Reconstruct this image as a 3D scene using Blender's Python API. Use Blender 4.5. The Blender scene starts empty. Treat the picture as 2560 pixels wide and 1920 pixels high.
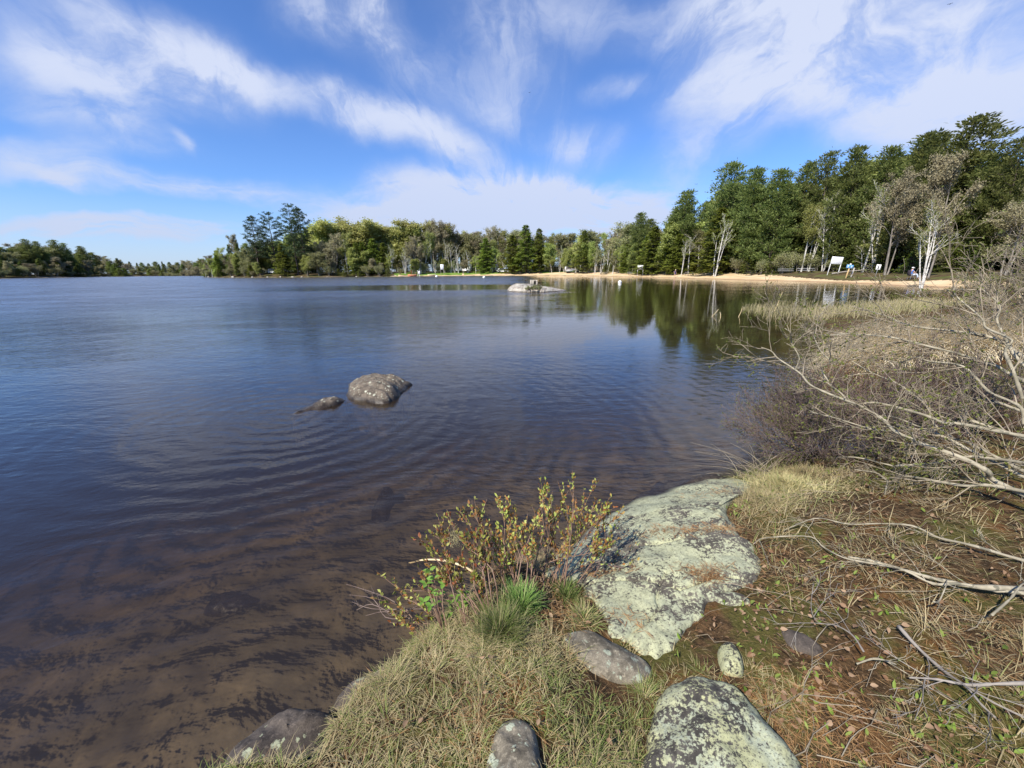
import bpy, math, numpy as np
from mathutils import Vector, Matrix
PI = math.pi
S = bpy.context.scene
COL = S.collection
# ------------------------------------------------------------------ camera
CAM_H = 1.9
F = 1000.0 / 2560.0            # focal length in picture widths
PITCH = math.atan(284.0 / 1000.0)
ROLL = math.radians(-0.43)
cam = bpy.data.objects.new('camera', bpy.data.cameras.new('camera'))
COL.objects.link(cam)
S.camera = cam
cam.data.sensor_width = 36.0
cam.data.lens = 36.0 * F
cam.data.clip_start = 0.02
cam.data.clip_end = 5000
CM = Matrix.Rotation(PI / 2 - PITCH, 4, 'X') @ Matrix.Rotation(ROLL, 4, 'Z')
cam.matrix_world = Matrix.Translation((0, 0, CAM_H)) @ CM
R3 = np.array(CM.to_3x3())
# ------------------------------------------------------------------ world, sun
SUN_AZ, SUN_EL = math.radians(224), math.radians(45)     # azimuth clockwise from +Y (view direction)
S.view_settings.view_transform = 'Standard'
S.view_settings.look = 'None'
S.view_settings.exposure = 0.58
S.view_settings.gamma = 1.0
S.render.engine = 'CYCLES'
S.cycles.max_bounces = 7
S.cycles.transparent_max_bounces = 12
S.cycles.volume_bounces = 0
S.cycles.use_denoising = True
S.cycles.caustics_reflective = False
S.cycles.caustics_refractive = False
sun = bpy.data.objects.new('sun', bpy.data.lights.new('sun', 'SUN'))
COL.objects.link(sun)
sun.data.energy = 5.0
sun.data.angle = math.radians(0.5)
sun.data.color = (1.0, 0.93, 0.82)
sd = Vector((math.sin(SUN_AZ) * math.cos(SUN_EL), math.cos(SUN_AZ) * math.cos(SUN_EL), math.sin(SUN_EL)))
sun.rotation_euler = sd.to_track_quat('Z', 'Y').to_euler()


class NT:
    """small node-tree helper"""
    def __init__(s, nt):
        s.nt = nt
        nt.nodes.clear()

    def n(s, t, ins=None, **kw):
        nd = s.nt.nodes.new(t)
        for k, v in kw.items():
            setattr(nd, k, v)
        for k, v in (ins or {}).items():
            sk = nd.inputs[k]
            if isinstance(v, bpy.types.NodeSocket):
                s.nt.links.new(v, sk)
            else:
                if isinstance(v, (tuple, list)) and len(v) == 3 and sk.type == 'RGBA':
                    v = (*v, 1)
                sk.default_value = v
        return nd

    def m(s, op, a, b=0.0, c=None, clamp=False):
        i = {0: a, 1: b}
        if c is not None:
            i[2] = c
        return s.n('ShaderNodeMath', i, operation=op, use_clamp=clamp).outputs[0]

    def v(s, op, a, b=(0, 0, 0)):
        return s.n('ShaderNodeVectorMath', {0: a, 1: b}, operation=op).outputs[0]

    def noise(s, vec, scale, detail=4, rough=0.55, dist=0.0, col=False, dim='3D'):
        nd = s.n('ShaderNodeTexNoise', {'Vector': vec, 'Scale': scale, 'Detail': detail, 'Roughness': rough, 'Distortion': dist}, noise_dimensions=dim)
        return nd.outputs[1 if col else 0]

    def mr(s, x, a, b, c=0.0, d=1.0, smooth=True):
        return s.n('ShaderNodeMapRange', {0: x, 1: a, 2: b, 3: c, 4: d}, interpolation_type='SMOOTHSTEP' if smooth else 'LINEAR').outputs[0]

    def mix(s, f, a, b, mode='MIX'):
        nd = s.nt.nodes.new('ShaderNodeMix')
        nd.data_type = 'RGBA'
        nd.blend_type = mode
        for sk, v in ((nd.inputs[0], f), (nd.inputs[6], a), (nd.inputs[7], b)):
            if isinstance(v, bpy.types.NodeSocket):
                s.nt.links.new(v, sk)
            else:
                sk.default_value = (*v, 1) if isinstance(v, (tuple, list)) and len(v) == 3 else v
        return nd.outputs[2]

    def ramp(s, f, stops, mode='LINEAR'):
        nd = s.n('ShaderNodeValToRGB', {0: f})
        cr = nd.color_ramp
        cr.interpolation = mode
        while len(cr.elements) < len(stops):
            cr.elements.new(0.5)
        for e, (p, c) in zip(cr.elements, stops):
            e.position = p
            e.color = (*c, 1)
        return nd.outputs[0]


# pixels are written on a 2212 x 1659 grid of the photograph
def ray(px, py):
    u = (px - 1106.0) / 2212.0 / F
    v = (py - 829.5) / 2212.0 / F
    d = R3 @ np.array([u, -v, -1.0])
    return d


def at_z(px, py, z=0.0):
    d = ray(px, py)
    t = (z - CAM_H) / d[2]
    return np.array([0, 0, CAM_H]) + d * t


def at_y(px, py, y):
    d = ray(px, py)
    return np.array([0, 0, CAM_H]) + d * (y / d[1])


w = bpy.data.worlds.new('World')
S.world = w
w.use_nodes = True
T = NT(w.node_tree)
tc = T.n('ShaderNodeTexCoord').outputs['Generated']
sky = T.n('ShaderNodeTexSky', sky_type='NISHITA', sun_disc=False, sun_elevation=SUN_EL, sun_rotation=SUN_AZ,
          altitude=300.0, air_density=1.0, dust_density=0.35, ozone_density=2.2)
sep = T.n('ShaderNodeSeparateXYZ', {0: tc})
az = T.m('ARCTAN2', sep.outputs[0], sep.outputs[1])
el = T.m('ARCSINE', sep.outputs[2])
P0 = T.n('ShaderNodeCombineXYZ', {0: az, 1: el}).outputs[0]
w1 = T.v('SUBTRACT', T.noise(P0, 2.6, 3, 0.5, col=True), (0.5, 0.5, 0.5))
w2 = T.v('SUBTRACT', T.noise(P0, 9.0, 4, 0.6, col=True), (0.5, 0.5, 0.5))
P1 = T.v('ADD', P0, T.v('MULTIPLY', w1, (0.20, 0.12, 0)))
P1 = T.v('ADD', P1, T.v('MULTIPLY', w2, (0.075, 0.05, 0)))


def azel(px, py):
    d = ray(px, py)
    d = d / np.linalg.norm(d)
    return math.atan2(d[0], d[1]), math.asin(d[2])


STREAKS = [(640, -20, 830, 60, 70, .45), (60, 120, 420, 230, 40, .45), (1380, 60, 1700, 40, 70, .5), (880, 120, 1010, 260, 50, .35),  # x0, y0, x1, y1, half width in px, strength
    (60, -20, 560, 200, 62, .95), (380, 60, 620, 200, 46, .55), (560, 165, 1040, 330, 34, .85),
    (820, 215, 1060, 345, 30, .4), (-80, 110, 330, 250, 62, .55), (-50, 40, 120, 120, 50, .3), (0, 240, 430, 300, 24, .3),
    (-60, 362, 330, 400, 26, .85), (300, 395, 610, 412, 18, .7), (150, 405, 250, 432, 10, .5), (-50, 320, 450, 330, 16, .35), (405, 292, 445, 325, 14, .5),
    (790, -30, 880, 170, 62, .75), (560, -40, 700, 90, 46, .45), (700, 60, 780, 160, 40, .2),
    (960, -30, 1210, 230, 105, .5), (1130, -30, 1370, 70, 75, .5), (1010, 200, 1130, 300, 48, .4), (1285, 205, 1390, 190, 24, .55),
    (1180, 325, 1330, 300, 34, .6), (850, 380, 1270, 400, 32, .9), (600, 445, 1420, 440, 46, 1.3), (850, 480, 1420, 480, 40, 1.2),
    (1390, 350, 1610, 300, 34, .5), (1430, 230, 1760, 180, 62, .62), (1500, 110, 2000, 90, 95, .75), (1700, 170, 2260, 150, 95, .8),
    (1480, -10, 2250, 0, 70, .7), (1850, 290, 2260, 225, 62, .85), (1350, 400, 1560, 390, 28, .3),
    (-60, 497, 560, 489, 15, .9), (-60, 530, 500, 525, 28, .6), (1200, 400, 1460, 470, 40, .4)]
vx, vy = azel(1120, 500)
pc = T.v('SUBTRACT', P1, (vx, vy - .06, 0))
ps = T.n('ShaderNodeSeparateXYZ', {0: pc})
pang = T.m('ARCTAN2', ps.outputs[1], ps.outputs[0])
prad = T.n('ShaderNodeVectorMath', {0: pc}, operation='LENGTH').outputs['Value']
fibA = T.noise(T.n('ShaderNodeCombineXYZ', {0: T.m('MULTIPLY', pang, 3.2), 1: T.m('MULTIPLY', prad, 3.2)}).outputs[0], 1.6, 6, 0.62, 0.5)
fibB = T.noise(T.v('MULTIPLY', P1, (5, 26, 1)), 1.0, 5, 0.6, 0.5)
lowf = T.mr(el, .10, .26)
fibm = T.m('ADD', T.m('MULTIPLY', fibA, lowf), T.m('MULTIPLY', fibB, T.m('SUBTRACT', 1.0, lowf)))
fibr = T.mr(fibm, 0.26, 0.62, 0.30, 1.30)
total = None
for k, (x0, y0, x1, y1, hw, st) in enumerate(STREAKS):
    a0, a1 = azel(x0, y0), azel(x1, y1)
    c = ((a0[0] + a1[0]) / 2, (a0[1] + a1[1]) / 2)
    L = math.hypot(a1[0] - a0[0], a1[1] - a0[1]) / 2
    ang = math.atan2(a1[1] - a0[1], a1[0] - a0[0])
    W = abs(azel(1106, (y0 + y1) / 2 - hw)[1] - azel(1106, (y0 + y1) / 2 + hw)[1]) / 2
    mp = T.n('ShaderNodeMapping', {'Vector': P1, 'Location': (c[0], c[1], 0), 'Rotation': (0, 0, ang), 'Scale': (L * 1.45 + W, W * 2.05, 1)}, vector_type='TEXTURE').outputs[0]
    ln = T.n('ShaderNodeVectorMath', {0: mp}, operation='LENGTH').outputs['Value']
    g = T.mr(ln, 0.0, 1.0, 1.0, 0.0)
    g = T.m('MULTIPLY', g, st)
    total = g if total is None else T.m('ADD', total, g)
fine = T.noise(T.v('MULTIPLY', P1, (10, 22, 1)), 1.0, 7, 0.68, 0.8)
fine2 = T.noise(P1, 34.0, 5, 0.65)
tl = T.m('MINIMUM', total, 1.0)
val = T.m('MULTIPLY', total, T.mr(fibm, 0.30, 0.62, 0.30, 1.35))
val = T.m('ADD', val, T.m('MULTIPLY', tl, T.m('ADD', T.m('MULTIPLY', T.m('SUBTRACT', fine, .5), 1.1), T.m('MULTIPLY', T.m('SUBTRACT', fine2, .5), .45))))
dens = T.m('ADD', T.mr(val, 0.06, 1.25, 0.0, .74), T.m('MULTIPLY', tl, .27))
dens = T.m('MINIMUM', dens, 1.0)
hz = T.mr(el, 0.0, 0.16, 0.62, 0.0)
dens = T.m('MAXIMUM', dens, hz)
dens = T.m('MULTIPLY', dens, T.mr(el, -0.05, 0.0))
skyc = T.mix(1.0, sky.outputs[0], (0.68, 0.95, 1.42), 'MULTIPLY')
cl = T.mix(T.mr(el, 0.0, 0.35), (4.5, 5.1, 6.7), (5.5, 6.0, 7.4))
colr = T.mix(T.m('MULTIPLY', dens, 0.92), skyc, cl)
bg = T.n('ShaderNodeBackground', {'Color': colr, 'Strength': 0.088})
T.nt.links.new(bg.outputs[0], T.n('ShaderNodeOutputWorld').inputs[0])
w.cycles.sampling_method = 'MANUAL'
w.cycles.sample_map_resolution = 512


# ------------------------------------------------------------------ numpy noise
def _h(ix, iy, seed):
    n = (ix.astype(np.int64) * 374761393 + iy.astype(np.int64) * 668265263 + seed * 1442695041) & 0xffffffff
    n = ((n ^ (n >> 13)) * 1274126177) & 0xffffffff
    return ((n ^ (n >> 16)) & 0xffff) / 65535.0


def vnoise(x, y, seed=0):
    x = np.asarray(x, float); y = np.asarray(y, float)
    ix, iy = np.floor(x), np.floor(y)
    fx, fy = x - ix, y - iy
    fx = fx * fx * (3 - 2 * fx); fy = fy * fy * (3 - 2 * fy)
    a, b = _h(ix, iy, seed), _h(ix + 1, iy, seed)
    c, d = _h(ix, iy + 1, seed), _h(ix + 1, iy + 1, seed)
    return (a + (b - a) * fx) * (1 - fy) + (c + (d - c) * fx) * fy


def fbm(x, y, seed=0, oct=4):
    s, a, t = 0, 1.0, 0
    for k in range(oct):
        s = s + a * (vnoise(x * 2 ** k, y * 2 ** k, seed + k) - 0.5)
        t += a; a *= 0.5
    return s / t * 2


def sstep(x, a, b):
    t = np.clip((x - a) / (b - a), 0, 1)
    return t * t * (3 - 2 * t)


# ------------------------------------------------------------------ mesh builder
class MB:
    def __init__(s):
        s.V, s.Fs, s.A, s.n = [], [], [], 0

    def add(s, v, f, a=None):
        v = np.asarray(v, float).reshape(-1, 3)
        f = np.asarray(f, int)
        s.V.append(v); s.Fs.append(f + s.n)
        s.A.append(np.zeros(len(v)) if a is None else np.broadcast_to(np.asarray(a, float), (len(v),)))
        s.n += len(v)

    def build(s, name, mat, parent=None, off=None, smooth=True, label=None):
        V = np.concatenate(s.V)
        if off is not None:
            V = V - np.asarray(off)
        me = bpy.data.meshes.new(name)
        tot = np.concatenate([np.full(len(f), f.shape[1]) for f in s.Fs])
        idx = np.concatenate([f.ravel() for f in s.Fs])
        me.vertices.add(len(V)); me.vertices.foreach_set('co', V.ravel())
        me.loops.add(len(idx)); me.loops.foreach_set('vertex_index', idx)
        st = np.concatenate([[0], np.cumsum(tot)[:-1]])
        me.polygons.add(len(tot)); me.polygons.foreach_set('loop_start', st)
        me.update(calc_edges=True)
        if smooth:
            me.polygons.foreach_set('use_smooth', np.ones(len(tot), bool))
        at = me.attributes.new('tint', 'FLOAT', 'POINT')
        at.data.foreach_set('value', np.concatenate(s.A))
        me.materials.append(mat)
        o = bpy.data.objects.new(name, me)
        COL.objects.link(o)
        if parent is not None:
            o.parent = parent
        if label:
            o['label'] = label
        return o

    # ---- primitives
    def tubes(s, Pn, Rn, sides=5, a=None, cap=False):
        Pn = np.asarray(Pn, float); Rn = np.asarray(Rn, float)
        if Pn.ndim == 2:
            Pn = Pn[None]; Rn = Rn[None]
        B, n, _ = Pn.shape
        Tn = np.gradient(Pn, axis=1)
        Tn /= np.linalg.norm(Tn, axis=2, keepdims=True) + 1e-9
        m = Tn.mean(axis=1)
        ref = np.where(np.abs(m[:, 2:3]) < 0.8, np.array([[0, 0, 1.0]]), np.array([[1.0, 0.13, 0]]))[:, None, :]
        A = np.cross(Tn, np.broadcast_to(ref, Tn.shape)); A /= np.linalg.norm(A, axis=2, keepdims=True) + 1e-9
        Bv = np.cross(Tn, A)
        th = np.arange(sides) / sides * 2 * PI
        ring = A[:, :, None, :] * np.cos(th)[None, None, :, None] + Bv[:, :, None, :] * np.sin(th)[None, None, :, None]
        V = Pn[:, :, None, :] + ring * Rn[:, :, None, None]
        idx = np.arange(B * n * sides).reshape(B, n, sides)
        q = np.stack([idx[:, :-1, :], np.roll(idx, -1, 2)[:, :-1, :], np.roll(idx, -1, 2)[:, 1:, :], idx[:, 1:, :]], -1).reshape(-1, 4)
        aa = None if a is None else np.repeat(np.broadcast_to(a, (B,)), n * sides)
        s.add(V.reshape(-1, 3), q, aa)
        if cap:
            for b in range(B):
                base = s.n - B * n * sides
                c0 = base + idx[b, 0]; c1 = base + idx[b, -1]
                s.Fs.append(c0[None, ::-1].copy()); s.Fs.append(c1[None].copy())

    def leaves(s, P, D, N, L, W, a=None, fold=0.0):
        """diamond leaves: P base, D direction, N normal-ish"""
        P = np.asarray(P, float); n = len(P)
        L = np.broadcast_to(L, (n,))[:, None]; W = np.broadcast_to(W, (n,))[:, None]
        D = D / (np.linalg.norm(D, axis=1, keepdims=True) + 1e-9)
        Sd = np.cross(D, N); Sd /= np.linalg.norm(Sd, axis=1, keepdims=True) + 1e-9
        Up = np.cross(Sd, D)
        v = np.stack([P, P + D * L * .45 + Sd * W * .5 + Up * W * fold, P + D * L, P + D * L * .45 - Sd * W * .5 + Up * W * fold], 1)
        f = np.arange(n * 4).reshape(n, 4)
        s.add(v.reshape(-1, 3), f, None if a is None else np.repeat(np.broadcast_to(a, (n,)), 4))

    def ovals(s, P, D, N, L, W, a=None, fold=0.15):
        """six sided rounder leaves with a folded midrib"""
        P = np.asarray(P, float); n = len(P)
        L = np.broadcast_to(L, (n,))[:, None]; W = np.broadcast_to(W, (n,))[:, None]
        D = D / (np.linalg.norm(D, axis=1, keepdims=True) + 1e-9)
        Sd = np.cross(D, N); Sd /= np.linalg.norm(Sd, axis=1, keepdims=True) + 1e-9
        Up = np.cross(Sd, D)
        q = lambda t, sd: P + D * L * t + Sd * W * sd + Up * W * (abs(sd) * fold * 2 - .25 * t * t)
        v = np.stack([q(0, 0), q(.28, .42), q(.62, .42), q(1, 0), q(.62, -.42), q(.28, -.42), q(.3, 0), q(.65, 0)], 1)
        b = np.arange(n)[:, None] * 8
        f4 = np.concatenate([b + np.array([[6, 1, 2, 7]]), b + np.array([[5, 6, 7, 4]])])
        f3 = np.concatenate([b + np.array([[0, 1, 6]]), b + np.array([[0, 6, 5]]), b + np.array([[7, 2, 3]]), b + np.array([[4, 7, 3]])])
        m = s.n
        aa = np.zeros(n * 8) if a is None else np.repeat(np.broadcast_to(a, (n,)), 8)
        s.V.append(v.reshape(-1, 3)); s.A.append(aa); s.Fs.append(f4 + m); s.Fs.append(f3 + m); s.n += n * 8

    def blades(s, P, D, L, W, bend, up=None, a=None, segs=3):
        """grass blades: root P, horizontal lean direction D (unit, z=0), length, width, bend 0..2"""
        n = len(P)
        L = np.broadcast_to(L, (n,)); W = np.broadcast_to(W, (n,)); bend = np.broadcast_to(bend, (n,))
        up = np.zeros(n) + 0.15 if up is None else np.broadcast_to(up, (n,))
        side = np.stack([-D[:, 1], D[:, 0], np.zeros(n)], 1)
        pts = [P]; ang = up.copy(); p = P.copy()
        for k in range(segs):
            ang = ang + bend / segs
            p = p + (D * np.sin(ang)[:, None] + np.array([0, 0, 1.0]) * np.cos(ang)[:, None]) * (L / segs)[:, None]
            pts.append(p)
        rows = []
        for k, p in enumerate(pts[:-1]):
            wd = (W * (1 - (k / segs) ** 1.5 * .6) * .5)[:, None]
            rows += [p - side * wd, p + side * wd]
        rows.append(pts[-1])
        V = np.stack(rows, 1)
        m = V.shape[1]
        b = np.arange(n)[:, None] * m
        f4 = np.concatenate([b + np.array([[2 * k, 2 * k + 1, 2 * k + 3, 2 * k + 2]]) for k in range(segs - 1)])
        f3 = b + np.array([[2 * segs - 2, 2 * segs - 1, 2 * segs]])
        st = s.n
        aa = np.zeros(n * m) if a is None else np.repeat(np.broadcast_to(a, (n,)), m)
        s.V.append(V.reshape(-1, 3)); s.A.append(aa); s.Fs.append(f4 + st); s.Fs.append(f3 + st); s.n += n * m

    def box(s, c, size, rz=0.0, bev=0.0, a=None):
        sx, sy, sz = np.array(size) / 2.0
        if bev <= 0:
            v = np.array([[x, y, z] for z in (-sz, sz) for (x, y) in ((-sx, -sy), (sx, -sy), (sx, sy), (-sx, sy))])
            f = np.array([[3, 2, 1, 0], [4, 5, 6, 7], [0, 1, 5, 4], [1, 2, 6, 5], [2, 3, 7, 6], [3, 0, 4, 7]])
            fl = [f]
        else:
            b = min(bev, sx * .9, sy * .9, sz * .9)
            rings = []
            for z, ins in ((-sz, b), (-sz + b, 0), (sz - b, 0), (sz, b)):
                x, y = sx - ins, sy - ins
                c2 = b * .5 + (0 if ins == 0 else 0)
                rings.append([[-x + c2, -y, z], [x - c2, -y, z], [x, -y + c2, z], [x, y - c2, z], [x - c2, y, z], [-x + c2, y, z], [-x, y - c2, z], [-x, -y + c2, z]])
            v = np.array(rings).reshape(-1, 3)
            i = np.arange(32).reshape(4, 8)
            q = np.stack([i[:-1], np.roll(i, -1, 1)[:-1], np.roll(i, -1, 1)[1:], i[1:]], -1).reshape(-1, 4)
            fl = [q, i[0][None, ::-1], i[3][None]]
        ca, sa = math.cos(rz), math.sin(rz)
        v = v @ np.array([[ca, sa, 0], [-sa, ca, 0], [0, 0, 1]]) + np.array(c)
        st = s.n
        s.V.append(v); s.A.append(np.zeros(len(v)) if a is None else np.full(len(v), float(a))); s.n += len(v)
        for f in fl:
            s.Fs.append(np.asarray(f) + st)

    def ball(s, c, r, nu=12, nv=8, a=None):
        r = np.broadcast_to(r, (3,))
        u = np.arange(nu) / nu * 2 * PI
        vv = np.linspace(0.02, PI - 0.02, nv)
        V = np.stack([np.sin(vv)[:, None] * np.cos(u), np.sin(vv)[:, None] * np.sin(u), np.cos(vv)[:, None] * np.ones(nu)], -1) * r + np.array(c)
        i = np.arange(nu * nv).reshape(nv, nu)
        q = np.stack([i[:-1], i[1:], np.roll(i, -1, 1)[1:], np.roll(i, -1, 1)[:-1]], -1).reshape(-1, 4)
        st = s.n
        s.add(V.reshape(-1, 3), q, a)
        s.Fs.append(i[0][None] + st); s.Fs.append(i[-1][None, ::-1] + st)


def tag(o, label=None, cat=None, group=None, kind=None):
    if label: o['label'] = label
    if cat: o['category'] = cat
    if group: o['group'] = group
    if kind: o['kind'] = kind
    return o


def thing(name, label, cat, loc=(0, 0, 0), rz=0.0, group=None):
    o = bpy.data.objects.new(name, None)
    COL.objects.link(o)
    o.location = [float(q) for q in loc]
    o.rotation_euler = (0, 0, rz)
    o.empty_display_size = 0.2
    return tag(o, label, cat, group)


def copy_tree(o, parent=None):
    c = o.copy(); COL.objects.link(c); c.parent = parent
    for ch in list(o.children):
        copy_tree(ch, c)
    return c


# ------------------------------------------------------------------ materials
def new_mat(name):
    m = bpy.data.materials.new(name)
    m.use_nodes = True
    return m, NT(m.node_tree)


def finish(t, sh, disp=None, vol=None):
    out = t.n('ShaderNodeOutputMaterial')
    t.nt.links.new(sh, out.inputs[0])
    if vol is not None:
        t.nt.links.new(vol, out.inputs[1])


def leaf_mat(name, c1, c2, c3=None, trans=0.35, scale=0.6, vary=0.25, rough=0.6, spec=0.25):
    """c1..c2 by noise, c3 by the tint attribute of single leaves"""
    m, t = new_mat(name)
    ob = t.n('ShaderNodeTexCoord').outputs['Object']
    nz = t.noise(ob, scale, 3)
    c = t.mix(t.mr(nz, .35, .65), c1, c2)
    if c3 is not None:
        at = t.n('ShaderNodeAttribute', attribute_name='tint').outputs['Fac']
        c = t.mix(at, c, c3)
    rnd = t.n('ShaderNodeObjectInfo').outputs['Random']
    hsv = t.n('ShaderNodeHueSaturation', {'Hue': t.mr(rnd, 0, 1, .5 - .018, .5 + .018, False), 'Value': t.mr(rnd, 0, 1, 1 - vary, 1 + vary, False), 'Color': c}).outputs[0]
    d = t.n('ShaderNodeBsdfPrincipled', {'Base Color': hsv, 'Roughness': rough, 'Specular IOR Level': spec}).outputs[0]
    tr = t.n('ShaderNodeBsdfTranslucent', {'Color': hsv}).outputs[0]
    finish(t, t.n('ShaderNodeMixShader', {0: trans, 1: d, 2: tr}).outputs[0])
    return m


def bark_mat(name, c1, c2, scale=6.0, stretch=(1, 1, .25), c3=None, rough=.85):
    m, t = new_mat(name)
    ob = t.n('ShaderNodeTexCoord').outputs['Object']
    v = t.v('MULTIPLY', ob, stretch)
    nz = t.noise(v, scale, 5, .65)
    c = t.mix(t.mr(nz, .38, .62), c1, c2)
    if c3 is not None:
        c = t.mix(t.mr(t.noise(ob, scale * 2.3, 3, .6), .56, .62), c, c3)
    bp = t.n('ShaderNodeBump', {'Height': nz, 'Strength': .5, 'Distance': .01}).outputs[0]
    finish(t, t.n('ShaderNodeBsdfPrincipled', {'Base Color': c, 'Roughness': rough, 'Specular IOR Level': .2, 'Normal': bp}).outputs[0])
    return m


def plain(name, col, rough=.5, var=.12, scale=8.0, metal=0.0, spec=.4):
    m, t = new_mat(name)
    ob = t.n('ShaderNodeTexCoord').outputs['Object']
    nz = t.noise(ob, scale, 4, .6)
    c = t.mix(t.mr(nz, .3, .7), tuple(max(0, q * (1 - var)) for q in col), tuple(min(1, q * (1 + var)) for q in col))
    finish(t, t.n('ShaderNodeBsdfPrincipled', {'Base Color': c, 'Roughness': rough, 'Metallic': metal, 'Specular IOR Level': spec}).outputs[0])
    return m


def lichen_rock(name, dark, mid, lichen, amount, scale=1.0, lichen2=None, bump=.6):
    """amount 0..1: share of the surface under lichen"""
    m, t = new_mat(name)
    p = t.n('ShaderNodeNewGeometry').outputs['Position']
    big = t.noise(p, 2.2 * scale, 4, .55)
    med = t.noise(p, 11 * scale, 5, .68, .4)
    fin = t.noise(p, 60 * scale, 4, .7)
    grn = t.noise(p, 190 * scale, 2, .6)
    base = t.mix(t.mr(med, .35, .65), dark, mid)
    base = t.mix(t.mr(fin, .50, .75), base, tuple(q * 1.6 for q in mid))
    base = t.mix(t.mr(grn, .3, .7, .0, .35), base, tuple(q * .4 for q in dark))
    # crust lichen
    wp = t.v('ADD', p, t.v('MULTIPLY', t.v('SUBTRACT', t.noise(p, 45 * scale, 3, .7, col=True), (.5, .5, .5)), (.035, .035, .035)))
    s = t.m('ADD', t.m('MULTIPLY', big, .85), t.m('ADD', t.m('MULTIPLY', med, .60), t.m('MULTIPLY', fin, .75)))
    th = 1.10 + (.5 - amount) * .62
    mk = t.mr(s, th, th + .035)
    vor = t.n('ShaderNodeTexVoronoi', {'Vector': wp, 'Scale': 15 * scale, 'Randomness': 1.0})
    ros = t.m('MULTIPLY', t.mr(vor.outputs['Distance'], .26, .31, 1, 0), t.mr(t.n('ShaderNodeSeparateColor', {0: vor.outputs['Color']}).outputs[0], .80 - amount * .6, .83 - amount * .6))
    vo2 = t.n('ShaderNodeTexVoronoi', {'Vector': wp, 'Scale': 46 * scale, 'Randomness': 1.0})
    ro2 = t.m('MULTIPLY', t.mr(vo2.outputs['Distance'], .26, .36, 1, 0), t.mr(t.n('ShaderNodeSeparateColor', {0: vo2.outputs['Color']}).outputs[0], .92 - amount * .7, .96 - amount * .7))
    mk = t.m('MAXIMUM', mk, t.m('MAXIMUM', ros, ro2))
    hole = t.noise(p, 85 * scale, 3, .75)
    mk = t.m('MULTIPLY', mk, t.mr(hole, .36, .45, .12, 1.0))
    mk = t.m('MULTIPLY', mk, t.mr(grn, .25, .42, .45, 1.0))
    lc = t.mix(t.mr(t.noise(p, 5 * scale, 3), .4, .6), lichen, lichen2 or tuple(q * .8 for q in lichen))
    lc = t.mix(t.mr(t.noise(p, 24 * scale, 4, .7), .42, .62, 0, .55), lc, tuple(q * .55 for q in lichen))
    lc = t.mix(t.mr(fin, .45, .7, 0, .35), lc, tuple(min(1, q * 1.25) for q in lichen))
    c = t.mix(mk, base, lc)
    hgt = t.m('ADD', t.m('MULTIPLY', med, .5), t.m('ADD', t.m('MULTIPLY', fin, .35), t.m('ADD', t.m('MULTIPLY', grn, .15), t.m('MULTIPLY', mk, .18))))
    bp = t.n('ShaderNodeBump', {'Height': hgt, 'Strength': bump, 'Distance': .012 / scale}).outputs[0]
    # wet and dark next to the water line
    z = t.n('ShaderNodeSeparateXYZ', {0: p}).outputs[2]
    wet = t.mr(t.m('ADD', z, t.m('MULTIPLY', med, -.04)), -.002, .065, 1, 0)
    c = t.mix(wet, c, t.mix(1.0, base, (.35, .33, .32), 'MULTIPLY'))
    rg = t.mr(wet, 0, 1, .85, .35, False)
    finish(t, t.n('ShaderNodeBsdfPrincipled', {'Base Color': c, 'Roughness': rg, 'Specular IOR Level': .3, 'Normal': bp}).outputs[0])
    return m


M = {}
# ground near the camera and forest floor
m, t = new_mat('litter_soil')
p = t.n('ShaderNodeNewGeometry').outputs['Position']
a = t.noise(p, 3.0, 5, .6); b = t.noise(t.v('MULTIPLY', p, (1, 1, .3)), 26, 5, .7); c_ = t.noise(p, 90, 3, .7)
c = t.mix(t.mr(b, .35, .65), (.030, .020, .011), (.110, .066, .032))
c = t.mix(t.mr(a, .52, .66, 0, .75), c, (.15, .072, .024))
c = t.mix(t.mr(t.noise(p, 2.3, 5, .65), .50, .60, 0, .75), c, (.085, .085, .022))
c = t.mix(t.mr(c_, .55, .75, 0, .6), c, (.28, .20, .12))
c = t.mix(t.mr(c_, .25, .42, .7, 0), c, (.018, .012, .008))
bp = t.n('ShaderNodeBump', {'Height': t.m('ADD', b, t.m('MULTIPLY', c_, .6)), 'Strength': .9, 'Distance': .02}).outputs[0]
finish(t, t.n('ShaderNodeBsdfPrincipled', {'Base Color': c, 'Roughness': .95, 'Specular IOR Level': .1, 'Normal': bp}).outputs[0])
M['soil'] = m
m, t = new_mat('lake_bed')
p = t.n('ShaderNodeNewGeometry').outputs['Position']
a = t.noise(p, .9, 5, .6, .8); b = t.noise(p, 4.0, 5, .65, .5); c_ = t.noise(p, 30, 4, .7)
c = t.mix(t.mr(a, .36, .66), (.12, .102, .075), (.30, .235, .145))
c = t.mix(t.mr(b, .35, .70, .42, 0), c, (.07, .062, .045))
c = t.mix(t.mr(c_, .5, .8, 0, .4), c, (.17, .14, .09))
finish(t, t.n('ShaderNodeBsdfPrincipled', {'Base Color': c, 'Roughness': .9, 'Specular IOR Level': .1}).outputs[0])
M['bed'] = m
m, t = new_mat('beach_sand')
p = t.n('ShaderNodeNewGeometry').outputs['Position']
a = t.noise(p, .35, 4); b = t.noise(p, 3.0, 5, .7)
c = t.mix(t.mr(a, .35, .65), (.50, .36, .20), (.62, .48, .30))
c = t.mix(t.mr(b, .58, .75, 0, .4), c, (.24, .15, .08))
z = t.n('ShaderNodeSeparateXYZ', {0: p}).outputs[2]
c = t.mix(t.mr(t.m('ADD', z, t.m('MULTIPLY', b, .05)), .03, .16, .8, 0), c, (.24, .14, .08))
bp = t.n('ShaderNodeBump', {'Height': b, 'Strength': .5, 'Distance': .08}).outputs[0]
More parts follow.
